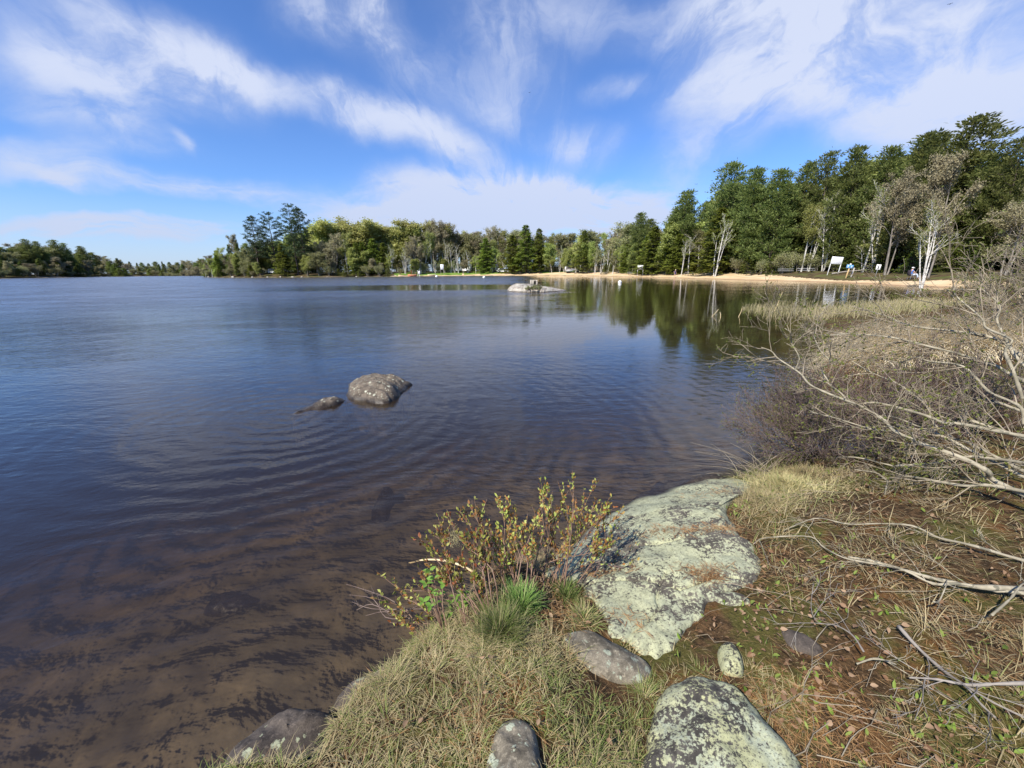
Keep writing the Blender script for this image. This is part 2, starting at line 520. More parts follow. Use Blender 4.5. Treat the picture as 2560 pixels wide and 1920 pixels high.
finish(t, t.n('ShaderNodeBsdfPrincipled', {'Base Color': c, 'Roughness': .95, 'Specular IOR Level': .1, 'Normal': bp}).outputs[0])
M['sand'] = m
m, t = new_mat('lawn_turf')
p = t.n('ShaderNodeNewGeometry').outputs['Position']
a = t.noise(p, .5, 4); b = t.noise(p, 4.0, 5, .7)
c = t.mix(t.mr(a, .4, .62), (.12, .22, .035), (.20, .27, .06))
c = t.mix(t.mr(b, .58, .78, 0, .5), c, (.26, .21, .10))
finish(t, t.n('ShaderNodeBsdfPrincipled', {'Base Color': c, 'Roughness': .95, 'Specular IOR Level': .1}).outputs[0])
M['lawn'] = m
m, t = new_mat('forest_floor')
p = t.n('ShaderNodeNewGeometry').outputs['Position']
b = t.noise(p, 1.2, 5, .7)
c = t.mix(t.mr(b, .35, .65), (.05, .035, .02), (.13, .10, .05))
c = t.mix(t.mr(t.noise(p, .3, 4), .5, .65, 0, .7), c, (.09, .11, .03))
finish(t, t.n('ShaderNodeBsdfPrincipled', {'Base Color': c, 'Roughness': .95, 'Specular IOR Level': .1}).outputs[0])
M['forest'] = m

# water
m, t = new_mat('lake_water')
p = t.n('ShaderNodeNewGeometry').outputs['Position']
sx = t.n('ShaderNodeSeparateXYZ', {0: p})
X, Y = sx.outputs[0], sx.outputs[1]
dist = t.n('ShaderNodeVectorMath', {0: p}, operation='LENGTH').outputs['Value']
pw = t.v('ADD', p, t.v('MULTIPLY', t.v('SUBTRACT', t.noise(p, .35, 3, col=True), (.5, .5, .5)), (1.1, 1.1, 0)))
rip = t.noise(t.v('MULTIPLY', pw, (1.0, 1.7, 1)), 5.5, 4, .55)
rip2 = t.noise(t.v('MULTIPLY', pw, (.8, 2.0, 1)), 1.6, 4, .6)
mpr = t.n('ShaderNodeMapping', {'Vector': pw, 'Location': (3.2, -5.2, 0)}, vector_type='POINT').outputs[0]
ring = t.n('ShaderNodeTexWave', {'Vector': mpr, 'Scale': 1.15, 'Distortion': 2.2, 'Detail': 3.0, 'Detail Scale': 1.2}, wave_type='RINGS', rings_direction='Z', wave_profile='SIN').outputs[1]
# sheltered water: the bay on the right lies calm, wind streaks elsewhere
side = t.m('SUBTRACT', X, t.m('MULTIPLY', Y, .06))
wob = t.m('MULTIPLY', t.m('SUBTRACT', t.noise(t.v('MULTIPLY', p, (.35, 1.0, 1)), .12, 4, .6), .5), 20)
shel = t.mr(t.m('ADD', side, wob), -7, 3)
shel = t.m('MULTIPLY', shel, t.mr(Y, 7, 11))
band = t.m('MULTIPLY', t.mr(t.m('ABSOLUTE', t.m('SUBTRACT', Y, t.m('ADD', 50, t.m('MULTIPLY', wob, .5)))), 5, 12, 1, 0), t.mr(X, -40, -10))
shel = t.m('MAXIMUM', shel, t.m('MULTIPLY', band, .9))
near = t.mr(dist, 5, 45)
amp = t.m('MULTIPLY', t.mr(shel, 0, 1, 1.0, .055, False), t.mr(near, 0, 1, .16, 1.25, False))
amp = t.m('MULTIPLY', amp, t.mr(t.noise(t.v('MULTIPLY', p, (.5, 1.2, 1)), .22, 4, .6), .3, .7, .6, 1.25))
wrough = t.m('ADD', .02, t.m('MULTIPLY', t.mr(dist, 6, 45), t.m('MULTIPLY', t.mr(shel, 0, 1, 1, 0, False), .24)))
hgt = t.m('ADD', t.m('MULTIPLY', rip, .034), t.m('MULTIPLY', rip2, .075))
hgt = t.m('ADD', t.m('MULTIPLY', hgt, amp), t.m('MULTIPLY', ring, t.mr(dist, 3.0, 11.0, .0034, .0)))
bp = t.n('ShaderNodeBump', {'Height': hgt, 'Strength': 1.0, 'Distance': 1.0}).outputs[0]
fr = t.n('ShaderNodeFresnel', {'IOR': 1.39, 'Normal': bp}).outputs[0]
gl = t.n('ShaderNodeBsdfGlossy', {'Color': (1, 1, 1), 'Roughness': wrough, 'Normal': bp}, distribution='GGX').outputs[0]
tr = t.n('ShaderNodeBsdfTransparent', {'Color': (.95, .93, .9)}).outputs[0]
va = t.n('ShaderNodeVolumeAbsorption', {'Color': (.55, .49, .40), 'Density': 1.45}).outputs[0]
body = t.n('ShaderNodeMixShader', {0: .16, 1: tr, 2: t.n('ShaderNodeBsdfDiffuse', {'Color': (.11, .078, .046, 1)}).outputs[0]}).outputs[0]
finish(t, t.n('ShaderNodeMixShader', {0: fr, 1: body, 2: gl}).outputs[0], vol=va)
M['water'] = m

M['pine'] = leaf_mat('pine_needles_green', (.135, .175, .050), (.20, .235, .068), (.27, .30, .10), .5, .5)
M['spruce'] = leaf_mat('spruce_needles', (.140, .190, .030), (.220, .275, .045), (.30, .36, .07), .45, .5)
M['darkspruce'] = leaf_mat('dark_spruce_needles', (.115, .160, .042), (.175, .220, .058), (.24, .29, .08), .48, .5)
M['darkpine'] = leaf_mat('dark_giant_pine_needles', (.045, .078, .036), (.075, .115, .048), (.12, .16, .07), .25, .5)
M['yellow'] = leaf_mat('spring_yellow_leaves', (.36, .38, .10), (.46, .46, .15), (.55, .54, .24), .45, .4)
M['green'] = leaf_mat('spring_green_leaves', (.26, .31, .075), (.36, .40, .11), (.46, .48, .18), .45, .4)
M['olive'] = leaf_mat('olive_bud_leaves', (.22, .23, .09), (.29, .29, .13), (.36, .35, .18), .4, .4)
M['bud'] = leaf_mat('reddish_brown_buds', (.25, .225, .13), (.33, .295, .175), (.40, .37, .21), .3, .4)
M['bark_white'] = bark_mat('birch_bark', (.62, .60, .55), (.45, .43, .38), 3, (1, 1, 1.5), (.10, .09, .08))
M['bark_grey'] = bark_mat('grey_bark', (.17, .15, .13), (.30, .27, .23), 5)
M['bark_dark'] = bark_mat('dark_bark', (.06, .05, .04), (.13, .10, .08), 5)
M['twig_grey'] = bark_mat('grey_twigs', (.36, .315, .225), (.48, .435, .33), 3)
M['slab'] = lichen_rock('lichen_granite', (.066, .058, .046), (.185, .165, .13), (.42, .43, .265), .575, 1.15, (.33, .35, .235))
M['slab2'] = lichen_rock('dark_lichen_granite', (.044, .040, .033), (.135, .122, .10), (.43, .43, .23), .56, 1.25, (.33, .36, .26))
M['grey_rock'] = lichen_rock('grey_granite', (.095, .082, .058), (.235, .205, .15), (.38, .41, .30), .22, 1.2)
M['wet_rock'] = lichen_rock('dark_shore_granite', (.034, .028, .024), (.095, .078, .064), (.30, .32, .22), .08, .9)
M['water_rock'] = lichen_rock('brown_water_granite', (.065, .052, .040), (.19, .155, .115), (.55, .56, .42), .22, .8, bump=.9)
M['islet'] = lichen_rock('pale_islet_granite', (.20, .17, .14), (.48, .44, .37), (.55, .54, .45), .4, .25)

# ------------------------------------------------------------------ shorelines and terrain
near_px = [(470, 1720), (520, 1640), (600, 1590), (700, 1570), (760, 1510), (850, 1465), (920, 1410), (965, 1350), (1010, 1300), (1090, 1255), (1160, 1215),
           (1240, 1160), (1330, 1098), (1440, 1056), (1550, 1034), (1620, 1012), (1680, 985), (1760, 975), (1830, 985), (1880, 960), (1870, 900), (1835, 840), (1815, 780), (1800, 735),
           (1780, 700), (1800, 680), (1900, 664), (2020, 648), (2120, 640), (2160, 632), (2100, 623), (1971, 618.5)]
shore = [(-3.0, -9.0), (-1.9, -1.0)] + [tuple(at_z(x, y)[:2]) for x, y in near_px]
for x, y in ((1880, 613.5), (1780, 609.0), (1640, 605.5), (1460, 600.2), (1340, 597.5), (1262, 595.8), (1150, 595.6), (1000, 595.9), (900, 596.8), (860, 597.5), (780, 597.8), (700, 598.8), (560, 599.6), (470, 599.4), (444, 598.6)):
    shore.append(tuple(at_z(x, y)[:2]))
shore += [(-132, 185), (-110, 215), (-40, 260), (300, 420), (900, 500), (900, -400), (-3, -400)]
SH1 = np.array(shore)
far = [(-700, 120), (-420, 140)] + [tuple(at_z(x, y)[:2]) for x, y in ((-150, 603.5), (0, 601.5), (90, 600), (180, 598.6), (230, 597.0), (260, 597.5), (330, 596.3))]
far += [(-238, 330), (-190, 345), (-100, 350), (100, 420), (300, 480), (900, 560), (900, 1600), (-1600, 1600), (-1600, 120)]
SH2 = np.array(far)


def sdf(poly, x, y):
    x = np.asarray(x, float).ravel(); y = np.asarray(y, float).ravel()
    d = np.full(x.shape, 1e18); ins = np.zeros(x.shape, bool)
    n = len(poly)
    for i in range(n):
        ax, ay = poly[i]; bx, by = poly[(i + 1) % n]
        ex, ey = bx - ax, by - ay
        tt = np.clip(((x - ax) * ex + (y - ay) * ey) / (ex * ex + ey * ey + 1e-12), 0, 1)
        d = np.minimum(d, (x - ax - ex * tt) ** 2 + (y - ay - ey * tt) ** 2)
        cnd = (ay > y) != (by > y)
        ins ^= cnd & (x < (bx - ax) * (y - ay) / (by - ay + 1e-15) + ax)
    d = np.sqrt(d)
    return np.where(ins, d, -d)


def shore_d(x, y):
    d1, d2 = sdf(SH1, x, y), sdf(SH2, x, y)
    r = np.hypot(x, y).ravel()
    wig = fbm(np.ravel(x) * 2.2, np.ravel(y) * 2.2, 5, 3) * .06 * (r < 12) + fbm(np.ravel(x) * .25, np.ravel(y) * .25, 9, 3) * .8 * sstep(r, 25, 60)
    return np.maximum(d1, d2) + wig, d1, d2


BLD = [np.array([at_z(a_, b_, .12)[:2] for a_, b_ in P_]) for P_ in ([(440, 1720), (520, 1640), (566, 1596), (620, 1568), (668, 1566), (742, 1578), (765, 1610), (730, 1680), (700, 1760)], [(718, 1566), (734, 1532), (790, 1502), (858, 1476), (885, 1486), (845, 1535), (790, 1572)])]


def height(x, y):
    x = np.ravel(np.asarray(x, float)); y = np.ravel(np.asarray(y, float))
    d, d1, d2 = shore_d(x, y)
    r = np.hypot(x, y)
    nearw = 1 - sstep(r, 8, 22)
    L = .16 + .75 * sstep(x, -.1, .7)
    zn = .46 * (1 - np.exp(-np.maximum(d, 0) / L)) + .05 * sstep(x, 1, 4) * np.maximum(d, 0)
    zn = np.minimum(zn, 1.1)
    zf = 1.08 * sstep(d, -1.5, 9) + .40 * sstep(d, 5, 18) + 5.0 * sstep(d, 25, 120) * sstep(x, -60, 60)
    land = zn * nearw + zf * (1 - nearw)
    land += (.035 * fbm(x * 1.3, y * 1.3, 3, 4) + .012 * fbm(x * 9, y * 9, 4, 3)) * nearw * sstep(d, 0, .4) + .25 * fbm(x * .12, y * .12, 6, 3) * (1 - nearw) * sstep(d, 8, 20)
    m_ = r < 3.5
    if m_.any():
        for B_ in BLD:
            land[m_] *= 1 - .97 * sstep(sdf(B_, x[m_], y[m_]), -.05, .03)
    dd = np.maximum(-d, 0)
    zf0 = 0
    wat = -(.16 * (1 - np.exp(-dd / .10)) + .17 * dd + .5 * sstep(dd, 1.8, 9)) * nearw - (.12 * dd) * (1 - nearw)
    wat = wat + (.10 * fbm(x * 1.1, y * 1.1, 12, 4) + .03 * fbm(x * 5, y * 5, 15, 3)) * sstep(dd, .1, .8)
    wat = np.maximum(np.minimum(wat, -.01), -4.0)
    return np.where(d > 0, land, wat)


def Gd(px, py, it=12):
    z = 0.3 if py > 900 else .3
    for _ in range(it):
        q = at_z(px, py, z)
        z = z * .4 + .6 * float(height([q[0]], [q[1]])[0])
    q = at_z(px, py, z)
    return q


angs = np.concatenate([np.radians(np.arange(-62, 62.01, .25)), np.radians(np.arange(66, 296, 4.0))])
rad = [0.3]
while rad[-1] < 1500:
    rad.append(rad[-1] * (1.016 if rad[-1] < 9 else 1.028 if rad[-1] < 30 else 1.009 if rad[-1] < 85 else 1.022 if rad[-1] < 260 else 1.08))
rad = np.array(rad)
AA, RR = np.meshgrid(angs, rad)
gx, gy = RR * np.sin(AA), RR * np.cos(AA)
gz = height(gx, gy)
gd, _, _ = shore_d(gx, gy)
nr, na = gx.shape
i = np.arange(nr * na).reshape(nr, na)
j = np.roll(i, -1, 1)
quad = np.stack([i[:-1], j[:-1], j[1:], i[1:]], -1).reshape(-1, 4)
V = np.stack([gx.ravel(), gy.ravel(), gz], 1)
cx = V[quad].mean(1); cd = gd[quad].mean(1)
cr = np.hypot(cx[:, 0], cx[:, 1])
beach = (cr > 28) & (cd > -.4) & (cx[:, 1] < 175) & (cx[:, 0] > -45) & (cx[:, 0] < 46)
sandw = 3.2 + 3.0 * sstep(cx[:, 0], -20, 10) + 7.0 * sstep(cx[:, 0], 8, 35) + 1.2 * fbm(cx[:, 0] * .3, cx[:, 1] * .3, 31, 3)
path = np.abs((cx[:, 1] - 50) - .42 * (cx[:, 0] - 37)) < .8
cls = np.zeros(len(quad), int)                      # 0 ground
cls[cd < -.02] = 1                                  # lake bed
cls[(cr > 26) & (cd >= -.02)] = 2                   # forest floor
lawn = beach & (cd > 0) & (cd < sandw + 8 + 4 * sstep(cx[:, 0], 10, 30))
cls[lawn] = 3
cls[beach & (cd > -.4) & (cd < sandw)] = 4
cls[lawn & path & (cx[:, 0] > 36) & (cd >= sandw)] = 5
for k, (nm, mt) in enumerate((('ground', 'soil'), ('lake_bed', 'bed'), ('forest_floor', 'forest'), ('lawn', 'lawn'), ('beach', 'sand'), ('path', 'sand'))):
    q = quad[cls == k]
    if len(q) == 0: continue
    u, inv = np.unique(q, return_inverse=True)
    mb = MB(); mb.add(V[u], inv.reshape(-1, 4))
    tag(mb.build(nm, M[mt]), kind='structure')
mb = MB()
ths = np.linspace(0, 2 * PI, 65)[:-1]
mb.add(np.stack([1600 * np.cos(ths), 1600 * np.sin(ths), 0 * ths], 1), np.arange(64)[None])
tag(mb.build('lake_water', M['water'], smooth=False), kind='structure')
# ================================================================== TREES
UPV = np.array([0, 0, 1.0])


def unit(v):
    return v / (np.linalg.norm(v) + 1e-9)


def rot_about(v, ax, an):
    return v * math.cos(an) + np.cross(ax, v) * math.sin(an) + ax * np.dot(ax, v) * (1 - math.cos(an))


def rand_dirs(rng, n, flat=1.0):
    d = rng.normal(size=(n, 3)); d[:, 2] *= flat
    return d / np.linalg.norm(d, axis=1, keepdims=True)


def grow(rng, p, d, L, r, lvl, out, nch=(5, 4, 3, 3), ang=.75, curl=.35, trop=.08, shrink=.58, start=.3, rshrink=.55, n=5):
    """recursive branching; out[level] collects (points, radii)"""
    pts = [p]; dirs = [d]
    dd = d.copy()
    for k in range(n - 1):
        dd = unit(dd + rng.normal(size=3) * curl / (n - 1) * 1.3 + UPV * trop)
        pts.append(pts[-1] + dd * L / (n - 1)); dirs.append(dd)
    pts = np.array(pts)
    out.setdefault(lvl, []).append((pts, np.linspace(r, r * .38, n)))
    if lvl >= len(nch):
        return
    c = nch[lvl]
    c = max(1, int(c + rng.integers(-1, 2)))
    for k in range(c):
        f = start + (1 - start) * (k + rng.random()) / c
        x = f * (n - 1); i0 = min(int(x), n - 2); fr = x - i0
        q = pts[i0] * (1 - fr) + pts[i0 + 1] * fr
        ax = unit(np.cross(dirs[i0], rng.normal(size=3)))
        nd = rot_about(dirs[i0], ax, ang * rng.uniform(.6, 1.3))
        grow(rng, q, nd, L * shrink * rng.uniform(.75, 1.25) * (1.15 - .4 * f), r * (1 - .6 * f) * rshrink, lvl + 1, out, nch, ang, curl, trop, shrink, .15, rshrink, n)


def out_tubes(mb, out, levels, sides=(7, 5, 4, 3, 3), rmin=0.0):
    for l in levels:
        if l in out:
            P = np.array([q[0] for q in out[l]]); R = np.maximum(np.array([q[1] for q in out[l]]), rmin)
            mb.tubes(P, R, sides[min(l, 4)])


def proto(name, trunk_mb, trunk_mat, crown_mb, crown_mat, twig_mb=None, twig_mat=None):
    o = bpy.data.objects.new(name, None)
    COL.objects.link(o)
    trunk_mb.build('trunk', M[trunk_mat], o)
    if twig_mb is not None and twig_mb.n:
        twig_mb.build('branches', M[twig_mat], o)
    if crown_mb is not None and crown_mb.n:
        crown_mb.build('crown', M[crown_mat], o, smooth=False)
    return o


def make_conifer(name, seed, H, R, mat, base=.06, open_=0.0, droop=.25, tuft=.50, den=1.15, bark='bark_dark'):
    """spruce, fir or hemlock: short stepped whorls filling a cone"""
    rng = np.random.default_rng(seed)
    tr = MB(); cr = MB(); br = MB()
    zs = np.linspace(0, H, 8)
    lean = np.cumsum(rng.normal(size=(8, 2)) * H * .006, 0)
    tr.tubes(np.column_stack([lean, zs]), np.linspace(H * .013, .02, 8), 6)
    nb = int(150 * den)
    BP, BR = [], []; P, D, Ls, A = [], [], [], []
    for k in range(nb):
        f = base + (1 - base) * ((k + rng.random()) / nb) ** .9
        z = f * H
        prof = (1 - f) ** .8 * (1 - .35 * math.exp(-(f - base) * 12)) + .03
        Lb = R * prof * rng.uniform(.62, 1.2) * (1 + .22 * math.sin(f * 40))
        th = k * 2.4 + rng.normal() * .4
        d = np.array([math.cos(th), math.sin(th), 0])
        s = np.linspace(0, 1, 4)
        c0 = np.array([np.interp(z, zs, lean[:, 0]), np.interp(z, zs, lean[:, 1]), z])
        up = .35 * (f > .75) + .05
        pts = c0 + d * (s * Lb)[:, None] + UPV * (s * Lb * up - s ** 2 * Lb * droop + s ** 3 * Lb * .12)[:, None]
        BP.append(pts); BR.append(np.linspace(.05, .012, 4))
        n = int((12 + 34 * Lb / R) * den * 1.15)
        ss = rng.random(n) ** .7
        q = np.stack([np.interp(ss, s, pts[:, j]) for j in range(3)], 1)
        wd = np.cross(d, UPV)
        off = rng.normal(size=n) * Lb * .20 * (1.15 - ss)
        q = q + wd * off[:, None] + UPV * rng.normal(size=n)[:, None] * .10
        P.append(q)
        dd = d * (.7 + rng.random(n) * .5)[:, None] + wd * (np.sign(off) * rng.uniform(.2, .9, n))[:, None] + UPV * rng.normal(-.08, .25, n)[:, None]
        D.append(dd); Ls.append(tuft * rng.uniform(.6, 1.35, n)); A.append(np.clip(ss ** 3 * rng.random(n) * 1.1, 0, 1))
    P = np.concatenate(P); D = np.concatenate(D); Ls = np.concatenate(Ls); A = np.concatenate(A)
    N = UPV + rng.normal(size=P.shape) * .45
    cr.leaves(P, D, N, Ls, Ls * .42, A, .1)
    tr.tubes(np.array(BP), np.array(BR), 3)
    return proto(name, tr, bark, cr, mat)


def make_white_pine(name, seed, H, R, bare=.3, top=.9, lean=0.0, mat='pine', nb=64, clump=1.0, onesided=0.0):
    """tall pine: irregular long limbs in tiers, upswept tips, puffs of needles with gaps between"""
    rng = np.random.default_rng(seed)
    tr = MB(); cr = MB()
    zs = np.linspace(0, H, 9)
    off = np.cumsum(rng.normal(size=(9, 2)) * H * .006, 0); off[:, 0] += (zs / H) ** 1.6 * lean * H
    tr.tubes(np.column_stack([off, zs]), np.interp(zs, [0, H], [H * .016, .04]), 7)
    BP, BR, P, D, Ls, A = [], [], [], [], [], []
    ntier = nb // 4
    for k in range(nb):
        tier = k // 4
        f = bare + (1 - bare) * (tier + .35 * rng.random()) / ntier
        z = f * H
        g = (f - bare) / (1 - bare)
        prof = (.40 + .60 * math.sin(min(1, g * 1.6 + .25) * PI * .5)) * (1 - g) ** .62 + .05
        th = (k % 4) * PI / 2 + tier * 1.1 + rng.normal() * .35
        d = np.array([math.cos(th), math.sin(th), 0])
        Lb = R * prof * rng.uniform(.55, 1.2) * (1 + onesided * d[0])
        s = np.linspace(0, 1, 5)
        c0 = np.array([np.interp(z, zs, off[:, 0]), np.interp(z, zs, off[:, 1]), z])
        dr = .05 + .22 * (1 - g); up = .25 + .55 * g
        pts = c0 + d * (s * Lb)[:, None] + UPV * (Lb * (-dr * s + (dr + up * .8) * s ** 2))[:, None]
        BP.append(pts); BR.append(np.linspace(.10 * (1.1 - g), .02, 5))
        # side limbs with puffs
        npuf = max(2, int(Lb / 0.62 * clump))
        for j in range(npuf):
            sf = .28 + .72 * (j + rng.random()) / npuf
            c = np.array([np.interp(sf, s, pts[:, a]) for a in range(3)])
            wd = np.cross(d, UPV)
            sid = rng.normal() * Lb * .17
            e = c + wd * sid + UPV * (abs(sid) * .25 + .1) + d * abs(sid) * .5
            BP.append(c + (e - c) * s[:, None]); BR.append(np.linspace(.03, .012, 5))
            n = int(rng.integers(28, 46))
            q = e + rng.normal(size=(n, 3)) * np.array([.36, .36, .15]) * (1.1 if clump > .8 else .9)
            P.append(q)
            dd = (q - e) * np.array([1, 1, .6]) + d * .25 + UPV * .30 + rng.normal(size=(n, 3)) * .15
            D.append(dd); Ls.append(rng.uniform(.30, .66, n)); A.append(np.clip(rng.random(n) * .9 * (q[:, 2] > e[2]), 0, 1))
    # leader tuft
    e = np.array([off[-1, 0], off[-1, 1], H])
    q = e + rng.normal(size=(60, 3)) * np.array([.16, .16, .30]) - [0, 0, .35]; P.append(q); D.append(rng.normal(size=(60, 3)) * .3 + UPV); Ls.append(np.full(60, .4)); A.append(rng.random(60) * .5)
    P = np.concatenate(P); D = np.concatenate(D); Ls = np.concatenate(Ls); A = np.concatenate(A)
    cr.leaves(P, D, UPV + rng.normal(size=P.shape) * .7, Ls, Ls * .40, A, .1)
    tr.tubes(np.array(BP), np.array(BR), 3)
    return proto(name, tr, 'bark_dark', cr, mat)


def make_broadleaf(name, seed, H, spread, mat, bark, twig, stems=1, leaf=.22, nleaf=9, start=.35, nch=(9, 5, 4, 3), white=False, bare=False, rtr=.011, ang=.62, twr=.014):
    rng = np.random.default_rng(seed)
    tr = MB(); tw = MB(); cr = MB(); P = []
    for s in range(stems):
        th = rng.random() * 6.28; tilt = (.04 if stems == 1 else .06 + .07 * rng.random())
        d = unit(np.array([math.cos(th) * tilt, math.sin(th) * tilt, 1]))
        hh = H * (.80 if s == 0 else rng.uniform(.6, .85)); out = {}
        base = np.array([math.cos(th), math.sin(th), 0]) * (.0 if stems == 1 else .22)
        grow(rng, base, d, hh, H * rtr * (1 if s == 0 else .75), 0, out, nch, ang, .16, .03, spread, start, .5, 6)
        out_tubes(tr, out, (0, 1), rmin=.022)
        out_tubes(tr if twig == bark else tw, out, (2, 3, 4), rmin=twr)
        last = max(out)
        for lv in (last, last - 1):
            for pts, _ in out[lv]:
                P.append(pts[2:]); P.append((pts[1:] + pts[:-1])[2:] / 2)
    P = np.concatenate(P)
    if not bare:
        n = len(P); k = max(1, int(round(nleaf * 1100 / n)))
        q = np.repeat(P, k, 0); q = q + rng.normal(size=q.shape) * leaf * 1.25
        D = rng.normal(size=q.shape) + np.array([0, 0, -.2])
        N = rng.normal(size=q.shape) + UPV * .8
        Lf = leaf * rng.uniform(.6, 1.3, len(q))
        cr.leaves(q, D, N, Lf, Lf * .8, rng.random(len(q)) ** 2, .1)
    return proto(name, tr, bark, cr if not bare else None, mat, tw, twig)


PR = {}
PR['spruceA'] = make_conifer('spruce_tree', 1, 15, 4.0, 'spruce')
PR['spruceB'] = make_conifer('spruce_tree', 2, 12, 4.0, 'spruce', base=.03)
PR['firA'] = make_conifer('fir_tree', 3, 16, 2.7, 'darkspruce', base=.08)
PR['firB'] = make_conifer('fir_tree', 4, 13, 3.8, 'darkspruce', base=.02, den=1.15)
PR['pineA'] = make_white_pine('pine_tree', 5, 28, 7.4, .26, nb=52, clump=.8, mat='darkpine')
PR['pineB'] = make_white_pine('pine_tree', 6, 26, 6.8, .30, nb=52, clump=.8, onesided=.25, mat='darkpine')
PR['pineC'] = make_white_pine('pine_tree', 7, 20, 5.4, .22, nb=72, lean=.06, onesided=.3)
PR['pineD'] = make_white_pine('pine_tree', 8, 18, 4.8, .12, nb=80, mat='pine', clump=1.15)
PR['birchA'] = make_broadleaf('birch_tree', 11, 13, .34, 'green', 'bark_white', 'twig_grey', stems=3, leaf=.17, nleaf=2, start=.42, rtr=.014)
PR['birchB'] = make_broadleaf('birch_tree', 12, 12, .36, 'olive', 'bark_white', 'twig_grey', stems=2, leaf=.16, nleaf=2, start=.45, rtr=.014)
PR['birchC'] = make_broadleaf('birch_tree', 13, 13, .30, 'green', 'bark_white', 'twig_grey', stems=1, leaf=.20, nleaf=3, start=.40, rtr=.014)
PR['birchD'] = make_broadleaf('birch_tree', 31, 13, .32, 'green', 'bark_white', 'bark_white', stems=4, leaf=.13, nleaf=1, start=.48, nch=(6, 4, 3), rtr=.0115, twr=.018)
PR['birchE'] = make_broadleaf('birch_tree', 33, 13, .30, 'olive', 'bark_white', 'bark_white', stems=2, leaf=.13, nleaf=1, start=.45, nch=(7, 4, 3), rtr=.0125, twr=.018)
PR['yellowA'] = make_broadleaf('maple_tree', 14, 14, .42, 'yellow', 'bark_grey', 'twig_grey', leaf=.34, nleaf=16)
PR['yellowB'] = make_broadleaf('maple_tree', 15, 14, .44, 'yellow', 'bark_grey', 'twig_grey', stems=2, leaf=.34, nleaf=15)
PR['greenA'] = make_broadleaf('aspen_tree', 16, 13, .38, 'green', 'bark_grey', 'twig_grey', leaf=.32, nleaf=15, start=.2)
PR['greenB'] = make_broadleaf('aspen_tree', 17, 12, .42, 'olive', 'bark_grey', 'twig_grey', stems=2, leaf=.28, nleaf=13, start=.25)
PR['bareA'] = make_broadleaf('bare_tree', 18, 13, .42, 'bud', 'bark_grey', 'twig_grey', leaf=.20, nleaf=8, start=.3, twr=.02)
PR['bareB'] = make_broadleaf('bare_tree', 19, 13, .38, 'bud', 'bark_grey', 'twig_grey', stems=3, leaf=.18, nleaf=7, start=.35, twr=.02)
PR['bushA'] = make_broadleaf('bush', 20, 3.2, .6, 'olive', 'bark_grey', 'twig_grey', stems=5, leaf=.16, nleaf=2, start=.15, nch=(5, 4, 3), twr=.008)
PR['bushB'] = make_conifer('young_fir', 21, 4.2, 1.9, 'spruce', base=.0, den=.7, tuft=.22)
HP = {'spruceA': 15, 'spruceB': 12, 'firA': 16, 'firB': 13, 'pineA': 28.4, 'pineB': 26.4, 'pineC': 20.4, 'pineD': 18.4}
for k, o in PR.items():
    if k not in HP:
        zz = [v.co.z for ch in o.children for v in ch.data.vertices]
        HP[k] = float(np.percentile(zz, 99.7))

KIND = {'spruce': ('mid green spruce', 'spruce tree'), 'fir': ('dark green fir', 'fir tree'), 'pine': ('tall blue-green pine with tiered limbs', 'pine tree'),
        'birch': ('white-barked birch with thin new leaves', 'birch tree'), 'yellow': ('yellow-green maple in fresh leaf', 'maple tree'),
        'green': ('light green aspen in new leaf', 'aspen tree'), 'bare': ('grey-brown tree still without leaves', 'bare tree'), 'bush': ('low olive bush', 'bush'), 'young': ('low young fir', 'young fir')}
used = set()
TREES = []       # (object, kind, px)


def plant(kind, px, y, top_py=None, H=None, rz=None, wid=1.0, label=None, group=None, minz=None, x=None):
    """a tree whose axis stands at picture column px and depth y, reaching up to row top_py"""
    if x is None:
        d = ray(px, 600); x = d[0] / d[1] * y
    z = float(height([x], [y])[0])
    if minz is not None: z = max(z, minz)
    if H is None:
        q = ray(px, top_py); H = CAM_H + q[2] / q[1] * y - z
    H = max(H, 1.2)
    sc = H / HP[kind]
    src = PR[kind]
    if kind in used:
        o = copy_tree(src)
    else:
        o = src; used.add(kind)
    rg = np.random.default_rng(int(abs(px) * 7 + y * 13 + H * 5))
    o.location = (x, y, z - .08)
    ws = sc * wid if sc > .6 else (sc * .8 + .12) * wid
    o.scale = (ws, ws, sc)
    o.rotation_euler = (0, 0, rg.random() * 6.28 if rz is None else rz)
    TREES.append([o, kind, px, y, H, label, group])
    return o


# --- the notable trees, one by one -------------------------------------------------
def seg_depth(px):                     # depth of the shoreline under a picture column (main land)
    xs = [444, 470, 560, 700, 860, 1000, 1150, 1262, 1340, 1460, 1640, 1780, 1880, 1971, 2100, 2212]
    ys = [598.6, 599.4, 599.6, 598.8, 597.5, 595.9, 595.6, 595.8, 597.5, 600.2, 605.5, 609.0, 613.5, 618.5, 621, 622]
    return float(at_z(px, np.interp(px, xs, ys))[1])


D = seg_depth
plant('pineB', 563, D(563) + 7, 463, rz=.3, label='tall dark pine on the point, left one of the three island giants', wid=1.0)
plant('pineA', 600, D(600) + 10, 456, rz=2.0, label='tall dark pine in the middle of the point, right beside the leftmost giant')
plant('pineA', 646, D(646) + 6, 438, rz=4.4, label='tallest pine of the point with a narrow ragged crown', wid=.86)
plant('pineB', 668, D(668) + 5, 446, rz=2.5, label='tall pine on the point leaning its limbs out to the right', wid=.9)
plant('spruceB', 616, D(616) + 4, 525, label='conical spruce standing alone on the rocky bank below the giant pines', wid=1.15)
plant('bareA', 520, D(520) + 12, 505, label='bare grey snag rising above the green trees near the tip of the point', wid=.6)
plant('spruceA', 1135, D(1135) + 6, 486, label='bright green spruce behind the beach, taller of the close pair', wid=1.35)
plant('spruceA', 1165, D(1165) + 8, 494, label='bright green spruce behind the beach, right one of the close pair', wid=1.2, rz=2)
